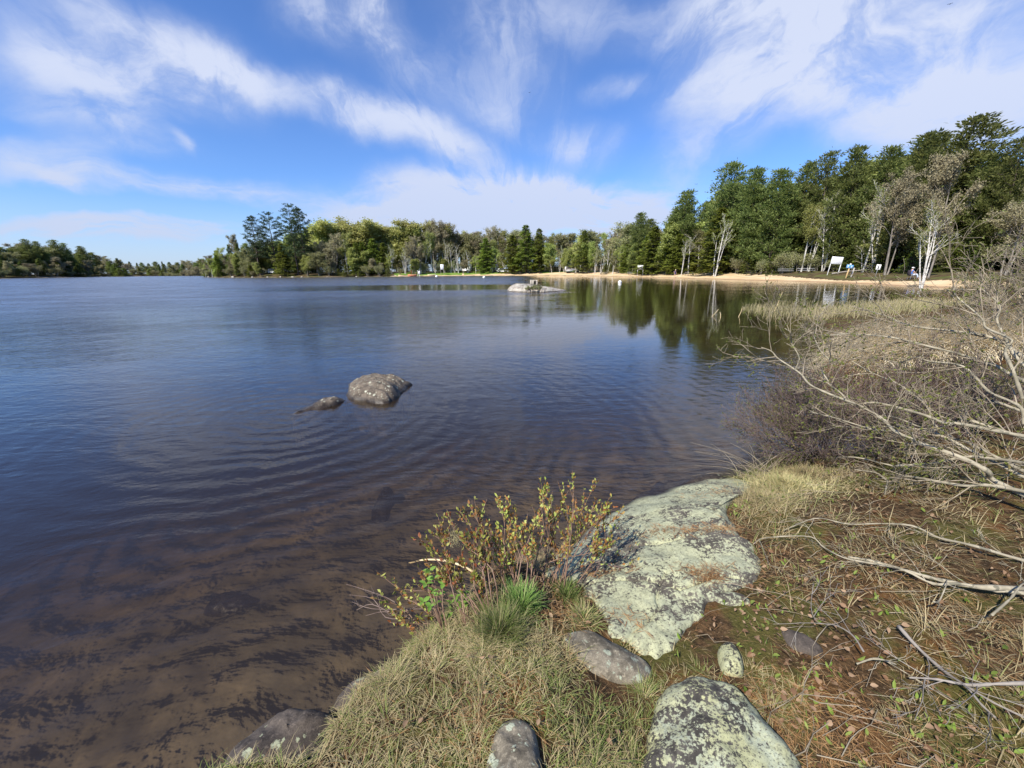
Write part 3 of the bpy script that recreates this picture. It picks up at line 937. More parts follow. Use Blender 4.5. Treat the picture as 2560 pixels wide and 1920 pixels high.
plant('spruceB', 1108, D(1108) + 6, 508, label='bright green spruce at the left foot of the close spruce pair', wid=1.25)
plant('spruceA', 1258, D(1258) + 6, 498, label='lone dark green spruce between the birches behind the white van', wid=1.2)
plant('spruceB', 1052, D(1052) + 8, 515, wid=1.2)
plant('pineD', 1376, D(1376) + 10, 458, label='broad pine topping the woods just left of the far notice board', wid=.8)
plant('pineD', 1462, D(1462) + 12, 410, label='pointed pine standing clear of the woods in the middle right', wid=1.0)
plant('spruceA', 1440, D(1440) + 7, 480, wid=1.5)
plant('spruceB', 1405, D(1405) + 7, 490, wid=1.4)
plant('pineC', 1568, D(1568) + 14, 348, rz=3.3, label='tall pine with upswept left limbs beside the white birch clump', wid=1.0)
plant('pineD', 1606, D(1606) + 12, 362, rz=1.0, wid=.9)
plant('pineD', 1650, D(1650) + 12, 366, rz=2.0, wid=.9)
plant('spruceB', 1545, D(1545) + 8, 450, wid=1.4)
plant('birchD', 1543, D(1543) + 4, 458, label='clump of white birch stems standing above the right end of the far sand', wid=.9)
plant('birchE', 1470, D(1470) + 5, 515, wid=.9)
plant('pineD', 1700, D(1700) + 18, 350, rz=3.0, wid=.8)
plant('pineC', 1748, D(1748) + 16, 322, rz=1.4, wid=.7)
plant('pineD', 1805, D(1805) + 15, 314, rz=.4, wid=.8)
plant('pineD', 1858, D(1858) + 16, 318, rz=2.4, wid=.85)
plant('pineC', 1915, D(1915) + 17, 298, rz=5.2, wid=.9)
plant('pineC', 1992, D(1992) + 17, 255, rz=5.9, label='highest pine of the right hand woods leaning to the right', wid=1.15)
plant('pineD', 1945, D(1945) + 15, 285, rz=1.2, wid=.95)
plant('pineC', 2135, D(2135) + 12, 290, rz=1.9, label='pine with an umbrella top against the sky near the right edge', wid=.75)
plant('pineD', 2080, D(2080) + 14, 330, rz=.9, wid=.9)
plant('pineD', 2225, D(2225) + 8, 300, rz=2.9, label='dark pine cut by the right edge of the view', wid=.9)
plant('birchD', 1742, D(1742) + 12.5, 425, wid=.8, rz=.5, label='group of slim white birches behind the bench left of the notice board')
plant('birchE', 1775, D(1775) + 13, 415, wid=.8, rz=1.9)
plant('birchC', 1728, D(1728) + 12, 440, wid=.9, rz=1.9)
plant('birchE', 1858, D(1858) + 12, 385, wid=.95, rz=3.5, label='twin white birches rising right behind the blue sign post')
plant('birchD', 1885, D(1885) + 12.5, 400, wid=1.0, rz=2.2)
plant('bareB', 1912, D(1912) + 9, 372, wid=.9, rz=.8, label='gnarled grey tree leaning over the small white sign')
plant('bareA', 2005, D(2005) + 6, 330, wid=.75, rz=2.0, label='tall bare grey tree in front of the highest pine')
plant('birchD', 2000, D(2000) - 5, 425, wid=1.0, rz=2.0, label='grey birch clump at the right end of the beach sand')
plant('bareB', 2165, D(2165) + 3, 400, wid=1.2, rz=2.6)

# --- skyline driven rows ---------------------------------------------------------------
SK = np.array([(444, 560), (470, 542), (510, 520), (545, 520), (600, 520), (690, 490), (715, 478), (735, 472), (800, 476), (828, 492), (850, 486), (905, 482), (935, 474), (985, 486), (1018, 508), (1040, 494), (1075, 490), (1115, 492), (1150, 502), (1200, 504),
               (1262, 502), (1330, 492), (1380, 475), (1430, 455), (1480, 440), (1530, 430), (1560, 400), (1640, 392), (1690, 400), (1740, 370), (1800, 352), (1860, 345), (1930, 330), (2000, 320), (2060, 360), (2120, 350), (2180, 345), (2260, 345)])
rng = np.random.default_rng(77)


def zone(px, row):
    if px < 500: return ['greenA', 'birchC', 'spruceB', 'bareA']
    if px < 690: return ['greenA', 'firA', 'spruceB', 'pineD', 'greenB']
    if px < 745: return ['bareA', 'bareB', 'yellowA'] if row else ['bareA', 'firB', 'bareB']
    if px < 835: return ['yellowA', 'yellowB'] if row == 2 else ['spruceB', 'bareA', 'spruceB', 'greenA', 'birchC']
    if px < 1020: return ['yellowB', 'greenA', 'yellowA', 'bareB'] if row == 2 else ['bareB', 'birchD', 'greenA', 'birchE', 'birchC', 'birchD', 'birchE']
    if px < 1100: return ['bareB', 'birchC', 'greenB', 'bareA'] if row == 2 else ['spruceB', 'birchA', 'birchC', 'birchB']
    if px < 1340: return ['bareA', 'bareB', 'birchC', 'yellowB', 'greenB'] if row == 2 else ['birchB', 'birchE', 'birchA', 'birchD', 'greenA', 'birchD']
    if px < 1500: return ['pineD', 'greenB', 'bareA', 'firA', 'birchC'] if row == 2 else ['spruceB', 'birchD', 'spruceB', 'greenA', 'birchE']
    if px < 1950: return ['pineD', 'firA', 'spruceA', 'pineC', 'greenA'] if row == 2 else ['spruceB', 'spruceA', 'birchD', 'greenB', 'greenA', 'birchE', 'firB']
    return ['pineD', 'firA', 'pineC', 'bareB'] if row == 2 else ['firB', 'spruceB', 'greenB', 'bareA', 'firA']


for row, (dep, step, f0, f1) in enumerate(((3.5, 27, .30, .50), (9, 24, .55, .80), (17, 22, .90, 1.02), (26, 26, .55, .8))):
    px = 448.0
    while px < 2290:
        base = D(px)
        st = step * (90 / max(base, 50)) ** .5
        y = base + dep * (1 + .35 * (row == 2)) + rng.uniform(-1.5, 2.5) + (2.5 if px > 1340 and row == 0 else 0)
        if px < 700: y += 3 * row
        elif row == 0: y += 3.5
        if px < 560: y = base + dep * .5 + 2
        if px > 1500: y = base + (13.5, 17, 22, 29)[row] + rng.uniform(-1, 2)
        sky = np.interp(px, SK[:, 0], SK[:, 1])
        gy_ = 596 + (8 if px > 1700 else 0)
        f = rng.uniform(f0, f1)
        top = gy_ - (gy_ - sky) * f
        ks = zone(px, row)
        if row == 3: ks = ['firB', 'spruceB', 'firB', 'greenB'] if not 690 < px < 1400 else ['greenB', 'bareB', 'yellowA', 'greenA']
        kd = ks[rng.integers(len(ks))]
        if 1690 < px < 2010 and row == 0:
            top = gy_ - (gy_ - sky) * rng.uniform(.28, .45)
        if not (570 < px < 650 and row == 0):
            plant(kd, px + rng.uniform(-6, 6), y, top, wid=rng.uniform(.95, 1.3) * (1.25 if row == 0 else 1.0) * (1.45 if kd[:3] in ('yel', 'gre') and row == 2 else 1.0))
        px += st * rng.uniform(.75, 1.25) * (1.15 if row == 0 else 1)
# bushes and young firs at the foot of the woods
px = 452.0
while px < 1700:
    if not (575 < px < 655):
        y = D(px) + (2.6 if px < 870 else 8.0) + rng.uniform(0, 2)
        plant('bushA' if rng.random() < .5 else 'bushB', px, y, H=rng.uniform(2.2, 4.5), wid=rng.uniform(1., 1.6))
    px += rng.uniform(14, 30) * (1.0 if px < 900 else 1.5)
for px in np.arange(460, 1690, 17):
    plant(['bushA', 'firB', 'bushB', 'spruceB', 'bushA'][rng.integers(5)], px + rng.uniform(-6, 6), D(px) + 21 + rng.uniform(-2, 4), H=rng.uniform(4.5, 7), wid=rng.uniform(1.3, 1.9))
for px in np.arange(1690, 2240, 34):
    if not 1895 < px < 1960:
        plant('bushB' if rng.random() < .6 else 'bushA', px + rng.uniform(-8, 8), D(px) + 12.5 + rng.uniform(-1, 1), H=rng.uniform(2.0, 3.6), wid=rng.uniform(1.2, 1.7))

# --- far shore on the left -----------------------------------------------------------
FS = np.array([(-60, 520), (0, 524), (30, 528), (60, 524), (78, 518), (95, 523), (118, 530), (140, 520), (150, 524), (165, 548), (188, 533), (210, 545), (240, 552), (280, 560), (320, 566), (360, 563), (400, 562), (450, 558), (480, 566)])


def FD(px):
    xs = [-150, 0, 90, 180, 230, 260, 330, 470]; ys = [603.5, 601.5, 600, 598.6, 597.0, 597.5, 596.3, 595.9]
    return float(at_z(px, np.interp(px, xs, ys))[1])


for row, (dep, step, f0, f1) in enumerate(((5, 15, .35, .6), (13, 15, .65, .85), (22, 14, .88, 1.0))):
    px = -70.0
    while px < 485:
        y = FD(px) + dep + rng.uniform(0, 4)
        sky = np.interp(px, FS[:, 0], FS[:, 1])
        top = 598 - (598 - sky) * rng.uniform(f0, f1)
        ks = ['pineD', 'firB', 'bareA', 'bareB', 'firA', 'pineD', 'greenB'] if row else ['firB', 'bareA', 'spruceB', 'bareB', 'firB']
        plant(ks[rng.integers(len(ks))], px, y, top, wid=rng.uniform(1.0, 1.5) * (1.25 if row == 0 else 1.0), group='far')
        px += step * rng.uniform(.8, 1.3)
for px, top in ((78, 516), (96, 520), (140, 517), (158, 524), (190, 531)):
    plant('pineC', px, FD(px) + 14, top, wid=.85, group='far')

px = -70.0
while px < 490:
    plant('bushA' if rng.random() < .5 else 'firB' if rng.random() < .5 else 'bushB', px, FD(px) + 3.5 + rng.uniform(0, 2), H=rng.uniform(2.5, 6), wid=rng.uniform(1.3, 2.0), group='far')
    px += rng.uniform(10, 20)
# labels: each tree is told by kind and by the landmark it stands at
LM = [(463, 'the tip of the wooded point'), (563, 'the left giant pine'), (616, 'the rocky bank spruce'), (660, 'the right giant pines'), (735, 'the yellow maple stand'), (800, 'the cove right of the maples'), (862, 'the beach\'s left end'),
      (911, 'the orange boat on the beach'), (972, 'the farthest notice board'), (1005, 'the white camper trailer'), (1085, 'the small grey table'), (1150, 'the bright spruce pair'), (1200, 'the lone birch'), (1258, 'the white van'),
      (1320, 'the dark beach table'), (1382, 'the far notice board'), (1457, 'the wading person'), (1543, 'the white birch clump'), (1620, 'the dark picnic table'), (1700, 'the left lawn table'), (1745, 'the right lawn table'), (1800, 'the large notice board'), (1830, 'the blue sign post'),
      (1890, 'the small sign'), (1970, 'the seated person'), (2000, 'the grey birch clump'), (2100, 'the right side gap'), (2190, 'the right edge of the view')]
FL = [(0, 'the left edge of the view'), (85, 'the first umbrella pines'), (145, 'the tallest umbrella pines'), (190, 'the pale blossoming shrub'), (240, 'the low far mid shore'), (330, 'the narrow channel'), (440, 'the channel end')]
ORD = ['first', 'second', 'third', 'fourth', 'fifth', 'sixth', 'seventh', 'eighth', 'ninth', 'tenth', 'eleventh', 'twelfth', 'thirteenth', 'fourteenth', 'fifteenth']
buckets = {}
for tr_ in TREES:
    o, kind, px, y, H, lab, grp = tr_
    kk = 'young' if kind == 'bushB' else kind.rstrip('ABCDE')
    desc, cat = KIND[kk]
    isfar = grp == 'far'
    tag(o, cat=cat, group=('trees on the far left shore' if isfar else 'bushes at the foot of the woods' if kk in ('bush', 'young') else 'trees of the woods behind the beach' if px > 870 else 'trees on the wooded point'))
    if lab:
        o['label'] = lab
        continue
    L = FL if isfar else LM
    lm = min(L, key=lambda q: abs(q[0] - px))
    buckets.setdefault((kk, lm[1], isfar), []).append(tr_)
for (kk, lm, isfar), lst in buckets.items():
    desc = {'pine': 'blue-green pine', 'birch': 'white-barked birch', 'yellow': 'yellow-green maple', 'green': 'light green aspen', 'bare': 'leafless grey tree', 'bush': 'olive bush', 'young': 'small young fir', 'spruce': 'mid green spruce', 'fir': 'dark green fir'}[kk]
    lst.sort(key=lambda q: q[2])
    n = len(lst)
    tall = sorted(lst, key=lambda q: -q[4] / q[3])
    where = ('far shore, by ' if isfar else 'by ') + lm
    if n == 1:
        lst[0][0]['label'] = f'{desc} {where}'
    elif n == 2:
        lst[0][0]['label'] = f'{desc} {where}, left of two'
        lst[1][0]['label'] = f'{desc} {where}, right of two'
    else:
        for i, q in enumerate(lst):
            q[0]['label'] = f'{desc} {where}, ' + ('leftmost' if i == 0 else 'rightmost' if i == n - 1 else f'{ORD[i]} from left')
for k, o in list(PR.items()):
    if k not in used:
        for ch in list(o.children):
            bpy.data.objects.remove(ch)
        bpy.data.objects.remove(o)
print('TREES', len(TREES))
# ================================================================== ROCKS
def spline(pts, n, closed=True):
    pts = np.asarray(pts, float)
    if closed:
        q = np.vstack([pts[-1], pts, pts[0], pts[1]])
    else:
        q = np.vstack([2 * pts[0] - pts[1], pts, 2 * pts[-1] - pts[-2]])
    m = len(pts) if closed else len(pts) - 1
    t = np.linspace(0, m, n, endpoint=not closed)
    i = np.minimum(t.astype(int), m - 1); f = (t - i)[:, None]
    a, b, c, d = q[i], q[i + 1], q[i + 2], q[i + 3]
    return .5 * (2 * b + (c - a) * f + (2 * a - 5 * b + 4 * c - d) * f ** 2 + (3 * b - a - 3 * c + d) * f ** 3)


ROCKS = []


def rock(name, label, cat, px_pts, mat, dome, zfix=None, pw=2.6, seed=1, rough=.03, sink=.14, shift=(0, 0), lin=0.0, group=None, res=(30, 84), keep=True, extra=None, step=0.0):
    """outline on the ground (picture coordinates on the terrain or at height zfix), domed upwards, skirt sunk into the ground"""
    W = np.array([at_z(x, y, zfix) if zfix is not None else Gd(x, y) for x, y in px_pts])
    b = spline(W[:, :2], res[1])
    jit = fbm(b[:, 0] * 9, b[:, 1] * 9, seed, 3)[:, None]
    c = b.mean(0)
    size = np.hypot(*(b - c).T).mean()
    b = b + (b - c) / size * jit * size * .10
    if keep: ROCKS.append(b)
    r = np.linspace(0.001, 1, res[0]) ** .8
    P = c + r[:, None, None] * (b - c)[None]
    x, y = P[..., 0], P[..., 1]
    base = (height(x, y) if zfix is None else np.full(x.size, float(zfix))).reshape(x.shape)
    base = np.maximum(base, -.04 if zfix is None else -9)
    prof = (1 - r ** pw) ** .6
    z = base + dome * prof[:, None] * (1 + lin * ((x - c[0]) / size * .6))
    nz = fbm(x * 2.2 / size * .5, y * 2.2 / size * .5, seed + 3, 4).reshape(x.shape) * rough * 2.2 * min(1.5, size * 2) + fbm(x * 14, y * 14, seed + 5, 3).reshape(x.shape) * rough * .22
    if step > 0:
        u = (x * .5 + y * .85) / step + fbm(x * 2, y * 2, seed + 9, 3).reshape(x.shape) * .5
        nz = nz + rough * .8 * (np.abs(u % 1 - .5) ** .5 - .5)
    z = z + nz * np.minimum(1, (1.02 - r[:, None]) * 4)
    if extra is not None: z = z + extra(x, y)
    sh = prof[:, None] * np.array(1.0)
    x = x + shift[0] * sh; y = y + shift[1] * sh
    V = np.stack([x, y, z], -1)
    sk = []
    for k, (o_, dz) in enumerate(((1.02, -.35), (1.0, -1.0))):
        e = V[-1].copy(); e[:, :2] = c + (e[:, :2] - c) * o_; e[:, 2] += dz * sink
        sk.append(e)
    V = np.concatenate([V, np.array(sk)])
    nn, k = V.shape[:2]
    i = np.arange(nn * k).reshape(nn, k)
    q = np.stack([i[:-1], i[1:], np.roll(i, -1, 1)[1:], np.roll(i, -1, 1)[:-1]], -1).reshape(-1, 4)
    V = V.reshape(-1, 3)
    loc = np.array([c[0], c[1], V[:k, 2].mean()])
    mb = MB(); mb.add(V, q[:, ::-1])
    mb.Fs.append(i[0][None].copy())
    mb.Fs.append(i[-1][None, ::-1].copy())
    o = mb.build(name, M[mat], off=loc)
    o.location = loc
    return tag(o, label, cat, group)


def cracks(x, y):
    z = np.zeros(x.shape)
    for pl, wd, dp in (([(1215, 1150), (1330, 1146), (1420, 1143), (1500, 1150), (1620, 1128)], .012, .022), ([(1200, 1232), (1300, 1228), (1400, 1236), (1480, 1262), (1540, 1246), (1640, 1256)], .010, .018), ([(1440, 1230), (1420, 1300), (1360, 1370)], .008, .012), ([(1500, 1060), (1560, 1100)], .010, .015)):
        W = np.array([at_z(a_, b_, .36)[:2] for a_, b_ in pl])
        xx = x + .03 * fbm(x * 7, y * 7, 81, 3).reshape(x.shape); yy = y + .03 * fbm(x * 7, y * 7, 83, 3).reshape(x.shape)
        d = np.full(x.shape, 9.0)
        for a_, b_ in zip(W[:-1], W[1:]):
            e = b_ - a_; t_ = np.clip(((xx - a_[0]) * e[0] + (yy - a_[1]) * e[1]) / (e @ e), 0, 1)
            d = np.minimum(d, np.hypot(xx - a_[0] - e[0] * t_, yy - a_[1] - e[1] * t_))
        z -= dp * np.exp(-(d / wd) ** 2)
        z += .006 * np.exp(-((d - .03) / .03) ** 2)
    return z


SLAB_PX = [(1175, 1236), (1245, 1172), (1335, 1100), (1440, 1058), (1560, 1036), (1612, 1040), (1622, 1062), (1570, 1100), (1590, 1150), (1648, 1222), (1625, 1262), (1545, 1290), (1502, 1350), (1445, 1405), (1392, 1412), (1335, 1368), (1296, 1308), (1240, 1268)]
rock('bedrock_slab', 'large pale green lichen-crusted bedrock slab sloping into the water in the foreground', 'rock', SLAB_PX, 'slab', .05, seed=4, rough=.020, pw=6, sink=.25, res=(90, 280), step=.34, extra=cracks)
rock('stone', 'smooth grey stone half sunk in the grass below the point of the lichen slab', 'rock', [(1222, 1380), (1262, 1366), (1330, 1392), (1398, 1436), (1392, 1472), (1330, 1476), (1262, 1440)], 'grey_rock', .045, seed=8)
rock('stone', 'dark boulder with yellow-green lichen at the bottom edge, right of the grass', 'rock', [(1432, 1502), (1500, 1468), (1556, 1478), (1618, 1530), (1680, 1592), (1730, 1670), (1760, 1790), (1410, 1790), (1405, 1600)], 'slab2', .085, seed=12, rough=.045, sink=.2, pw=3.2)
rock('stone', 'rounded bare grey stone at the bottom edge framed by rusty needles', 'rock', [(1078, 1575), (1120, 1560), (1152, 1580), (1165, 1640), (1170, 1760), (1045, 1760), (1050, 1650)], 'grey_rock', .045, seed=15, rough=.035)
rock('stone', 'small upright lichen stone just above the big dark boulder', 'rock', [(1552, 1404), (1578, 1396), (1604, 1436), (1604, 1462), (1570, 1460), (1554, 1440)], 'slab2', .06, seed=18, rough=.02)
rock('stone', 'small flat lichen stone in moss below the right corner of the slab', 'rock', [(1536, 1290), (1570, 1280), (1610, 1288), (1618, 1306), (1570, 1308)], 'slab', .02, seed=21, rough=.012)
rock('stone', 'low dark stone lying flat among the sticks on the right', 'rock', [(1690, 1362), (1725, 1368), (1775, 1400), (1762, 1418), (1710, 1400)], 'wet_rock', .02, seed=23, rough=.01)
rock('shore_boulder', 'broad dark boulder at the water edge in the bottom left, largest of the shore boulders', 'rock', [(478, 1690), (520, 1640), (566, 1596), (620, 1568), (668, 1566), (742, 1578), (770, 1604), (755, 1650), (745, 1760), (470, 1780)], 'wet_rock', .18, zfix=0.03, seed=25, rough=.05, sink=.35, pw=3, group='dark boulders along the near water edge')
rock('shore_boulder', 'dark rounded boulder between the broad boulder and the bank grass', 'rock', [(718, 1566), (734, 1532), (790, 1502), (858, 1476), (892, 1482), (850, 1530), (800, 1568), (752, 1588)], 'wet_rock', .17, zfix=0.03, seed=28, rough=.035, sink=.35, pw=3, group='dark boulders along the near water edge')
rock('shore_boulder', 'small dark boulder under the low leaning shrub branch', 'rock', [(876, 1452), (902, 1424), (935, 1402), (962, 1412), (940, 1440), (905, 1466)], 'wet_rock', .2, zfix=0.02, seed=31, rough=.03, sink=.35, pw=3, group='dark boulders along the near water edge')
rock('shore_boulder', 'dark rock shelf dipping into the water right of the slab tip', 'rock', [(1450, 1056), (1530, 1030), (1600, 1010), (1660, 1000), (1700, 1012), (1640, 1040), (1540, 1052)], 'wet_rock', .05, zfix=.0, seed=33, rough=.02, sink=.35, pw=3)
rock('shore_boulder', 'pale grey stone pieces below the shrub beside the slab', 'rock', [(1150, 1240), (1190, 1226), (1236, 1240), (1230, 1268), (1180, 1270)], 'grey_rock', .08, zfix=.06, seed=35, rough=.03, sink=.35, pw=3)
# rocks standing in the water
rock('water_rock', 'large brown rock with white lichen spots standing in the water', 'rock', [(750, 850), (752, 864), (790, 871), (822, 876), (850, 868), (876, 848), (888, 834), (868, 824), (810, 820), (762, 826)], 'water_rock', .175, zfix=-.02, seed=37, rough=.05, sink=.5, pw=2.6, lin=-.25, shift=(-.02, .0), step=.12)
rock('water_rock', 'low dark wedge of rock just left of the large water rock', 'rock', [(630, 897), (665, 893), (705, 884), (742, 872), (743, 862), (716, 862), (668, 876)], 'water_rock', .075, zfix=-.02, seed=40, rough=.035, sink=.5, pw=2.2, lin=.8)
for k, (pp, lb) in enumerate((([(440, 1330), (480, 1290), (560, 1300), (590, 1340), (520, 1360)], 'dark sunken rock in the shallows, left of the low shrub'),
                              ([(560, 1480), (640, 1440), (720, 1430), (700, 1480), (600, 1520)], 'flat sunken rock near the bottom left boulder'),
                              ([(800, 1120), (830, 1060), (850, 1070), (836, 1130)], 'narrow sunken ledge under the ripples right of the water rocks'))):
    W = np.array([at_z(x, y, -.22) for x, y in pp])
    rock('sunken_rock', lb, 'rock', pp, 'wet_rock', .10, zfix=-.47, seed=50 + k, rough=.05, sink=.3, pw=2.4, keep=False, group='rocks under the shallow water')
# the islet
rock('islet_rock', 'pale rounded rock forming the left half of the islet', 'rock', [(1096, 629), (1112, 631.5), (1146, 632), (1166, 631), (1160, 627.5), (1120, 626.5)], 'islet', .62, zfix=-.05, seed=60, rough=.10, sink=.6, pw=2.6, lin=.1, keep=False, group='pale rocks of the islet')
rock('islet_rock', 'long pale rock tapering to the right end of the islet', 'rock', [(1146, 630), (1166, 632.5), (1196, 631), (1224, 629), (1208, 627.6), (1170, 626.6)], 'islet', .50, zfix=-.05, seed=63, rough=.08, sink=.6, pw=2.0, lin=-.9, keep=False, group='pale rocks of the islet')
M['concrete'] = plain('weathered_concrete', (.40, .36, .29), .9, .3, 5)
M['dark'] = plain('dark_paint_and_shade', (.03, .03, .032), .6)
q = at_z(1152, 630, 0)
bl = thing('stone_block', 'square pale block with a dark niche on top of the islet', 'stone block', (q[0] + .05, q[1] + .30, .56))
mb = MB()
for c, sz in (((-.25, 0, .24), (.16, .55, .48)), ((.27, 0, .24), (.14, .55, .48)), ((.01, 0, .43), (.36, .50, .10)), ((.01, .18, .2), (.36, .16, .38)), ((-.08, -.05, .19), (.18, .4, .37)), ((.01, 0, .02), (.37, .5, .06))):
    mb.box(c, sz, bev=.02)
mb.build('block', M['concrete'], bl, smooth=False)
mb = MB(); mb.box((.105, .06, .2), (.17, .06, .30)); mb.build('niche', M['dark'], bl, smooth=False)  # dark plate at the back of the hollow, standing in for its shade
# stones along the point and beach
rg = np.random.default_rng(91)
pos = ['at the very tip of the wooded point', 'just right of the tip of the wooded point', 'under the aspens of the point', 'left of the rocky bank', 'at the foot of the rocky bank', 'below the conical spruce', 'right of the rocky bank', 'below the tallest pine of the point', 'under the right giant pine', 'between the point and the maples', 'below the yellow maples']
for k, px in enumerate((450, 466, 503, 545, 578, 606, 632, 652, 678, 706, 770)):
    wv = rg.uniform(1.5, 4)
    y0 = np.interp(px, [444, 470, 560, 700, 860], [598.6, 599.4, 599.6, 598.8, 597.5]) + .0
    rock('shore_stone', 'pale stone on the far water line ' + pos[k], 'rock', [(px - wv, y0), (px, y0 + .12), (px + wv, y0), (px + wv * .6, y0 - .35), (px - wv * .5, y0 - .35)], 'islet', rg.uniform(.15, .38), zfix=0, seed=70 + k, rough=.1, sink=.5, keep=False, group='stones along the wooded point', res=(8, 20))

# ================================================================== THINGS ON THE BEACH
M['white'] = plain('white_paint', (.80, .80, .80), .5, .04)
M['paleboard'] = plain('pale_board_paint', (.74, .76, .80), .4, .03)
M['ink'] = plain('grey_lettering', (.30, .33, .38), .6)
M['blue'] = plain('blue_sign_paint', (.10, .30, .62), .4, .05)
M['postwood'] = plain('raw_post_wood', (.55, .38, .18), .7, .2)
M['greywood'] = plain('weathered_wood', (.42, .39, .35), .8, .25)
M['darkwood'] = plain('dark_stained_wood', (.05, .045, .04), .7, .3)
M['tabletop'] = plain('pale_table_planks', (.50, .50, .49), .6, .15)
M['steel'] = plain('grey_steel', (.35, .36, .37), .4, .1, metal=.6)
M['orange'] = plain('orange_hull_plastic', (.60, .22, .12), .4, .1)
M['cream'] = plain('cream_hull_plastic', (.70, .62, .40), .4, .1)
M['glass'] = plain('dark_window_glass', (.03, .035, .04), .1, .1, spec=.8)
M['rubber'] = plain('black_rubber', (.02, .02, .02), .8)
M['skin'] = plain('skin', (.55, .34, .25), .6, .08)
M['navy'] = plain('navy_cloth', (.04, .05, .16), .9, .1)
M['bluecloth'] = plain('blue_cloth', (.09, .22, .62), .9, .15)
M['palecloth'] = plain('pale_blue_cloth', (.55, .62, .72), .9, .1)
M['chaircloth'] = plain('dark_chair_cloth', (.045, .035, .045), .9, .2)
M['buoy'] = plain('white_buoy_plastic', (.80, .80, .76), .4, .06)


def on_land(px, y, dz=0.0):
    d = ray(px, 600)
    x = d[0] / d[1] * y
    return np.array([x, y, float(height([x], [y])[0]) + dz])


def px_at(px, y):
    """metres per picture unit at depth y"""
    return y / (2212 * F)


def notice_board(name, label, loc, W, Hb, Ht, rz, lean=0.0, lines=5, boardmat='paleboard', postmat='white'):
    r = thing(name, label, 'sign', loc, rz)
    r.rotation_euler = (0, lean, rz)
    for sx in (-1, 1):
        mb = MB(); mb.box((sx * (W / 2 - .06), .035, Ht / 2 - .2), (.09, .09, Ht + .4), bev=.012); mb.build('post', M[postmat], r, smooth=False)
    mb = MB(); mb.box((0, -.03, Ht - Hb / 2), (W, .035, Hb), bev=.006); mb.build('board', M[boardmat], r, smooth=False)
    if lines:
        mb = MB()
        for k in range(lines):
            ww = W * (.62 if k % 2 == 0 else .78) * (.6 if k == 0 else 1)
            mb.box((0, -.053, Ht - Hb * (.14 + .72 * k / max(1, lines - 1))), (ww * .9, .008, .028))
        mb.build('lettering', M['ink'], r, smooth=False)
    return r


y = D(1800) + 7.5
notice_board('notice_board', 'large white notice board on two posts at the lawn edge, nearest of the boards', on_land(1797, y), 1.42, 1.05, 2.6, -.45, lean=.09)
y = D(1382) + 3.4
notice_board('notice_board', 'white notice board on two posts standing on the sand beyond the wading person', on_land(1382, y), 1.5, 1.15, 2.7, -.15, lines=4)
y = D(956) + 3.6
notice_board('notice_board', 'small farthest white notice board near the orange boat', on_land(956, y), 1.25, 1.9, 4.0, 0, lines=0, postmat='greywood')
# blue sign
y = D(1829) + 5.2
r = thing('blue_sign', 'small blue sign with a white cap on a raw wooden post in the sand', 'sign', on_land(1827, y), -.5); r.rotation_euler = (0, .12, -.5)
mb = MB(); mb.box((0, .03, .75), (.14, .10, 1.9), bev=.01); mb.build('post', M['postwood'], r, smooth=False)
mb = MB(); mb.box((0, -.05, 1.62), (.78, .04, .46), bev=.01); mb.build('panel', M['blue'], r, smooth=False)
mb = MB(); mb.box((0, -.02, 1.94), (.20, .10, .16), bev=.01); mb.build('cap', M['white'], r, smooth=False)
mb = MB()
for sx in (-1, 1):
    mb.ball((sx * .21, -.074, 1.72), (.045, .008, .045), 8, 6); mb.box((sx * .21, -.075, 1.58), (.09, .008, .17)); mb.box((sx * .21, -.075, 1.47), (.20, .008, .03))
mb.build('pictogram', M['white'], r, smooth=False)
y = D(1840) + 6.5
r = thing('marker_post', 'plain white wooden post leaning right beside the blue sign', 'post', on_land(1838, y)); r.rotation_euler = (0, .16, 0)
mb = MB(); mb.box((0, 0, .45), (.14, .14, 1.7), bev=.02); mb.build('post', M['greywood'], r, smooth=False)
y = D(1890) + 6.5
r = thing('small_sign', 'small white sign with one dark upright mark, by the gnarled tree', 'sign', on_land(1890, y), -.6); r.rotation_euler = (0, .08, -.6)
mb = MB(); mb.box((0, .03, .65), (.06, .05, 1.9), bev=.01); mb.build('post', M['steel'], r, smooth=False)
mb = MB(); mb.box((0, -.01, 1.30), (.46, .025, .66), bev=.008); mb.build('panel', M['white'], r, smooth=False)
mb = MB(); mb.box((0, -.028, 1.30), (.11, .006, .46)); mb.build('symbol', M['dark'], r, smooth=False)


def picnic_table(label, px, dy, rz, L=1.9, top='tabletop', frame='darkwood', group='picnic tables along the beach'):
    loc = on_land(px, D(px) + dy)
    r = thing('picnic_table', label, 'picnic table', loc, rz, group)
    mb = MB()
    for k in range(5):
        mb.box((0, -.30 + k * .15, .74), (L, .135, .045), bev=.006)
    mb.build('tabletop', M[top], r, smooth=False)
    for s in (-1, 1):
        mb = MB()
        for k in range(2):
            mb.box((0, s * (.62 + k * .13), .44), (L, .12, .04), bev=.006)
        mb.build('bench', M[top], r, smooth=False)
        mb = MB(); x = s * L * .36
        mb.box((x, 0, .40), (.05, 1.5, .09)); mb.box((x, 0, .69), (.05, .72, .07))
        for t_ in (-1, 1):
            mb.tubes([[x + .04, t_ * .26, .70], [x + .04, t_ * .62, -.06]], [.05, .05], 4)
        mb.build('leg_frame', M[frame], r, smooth=False)
    return r


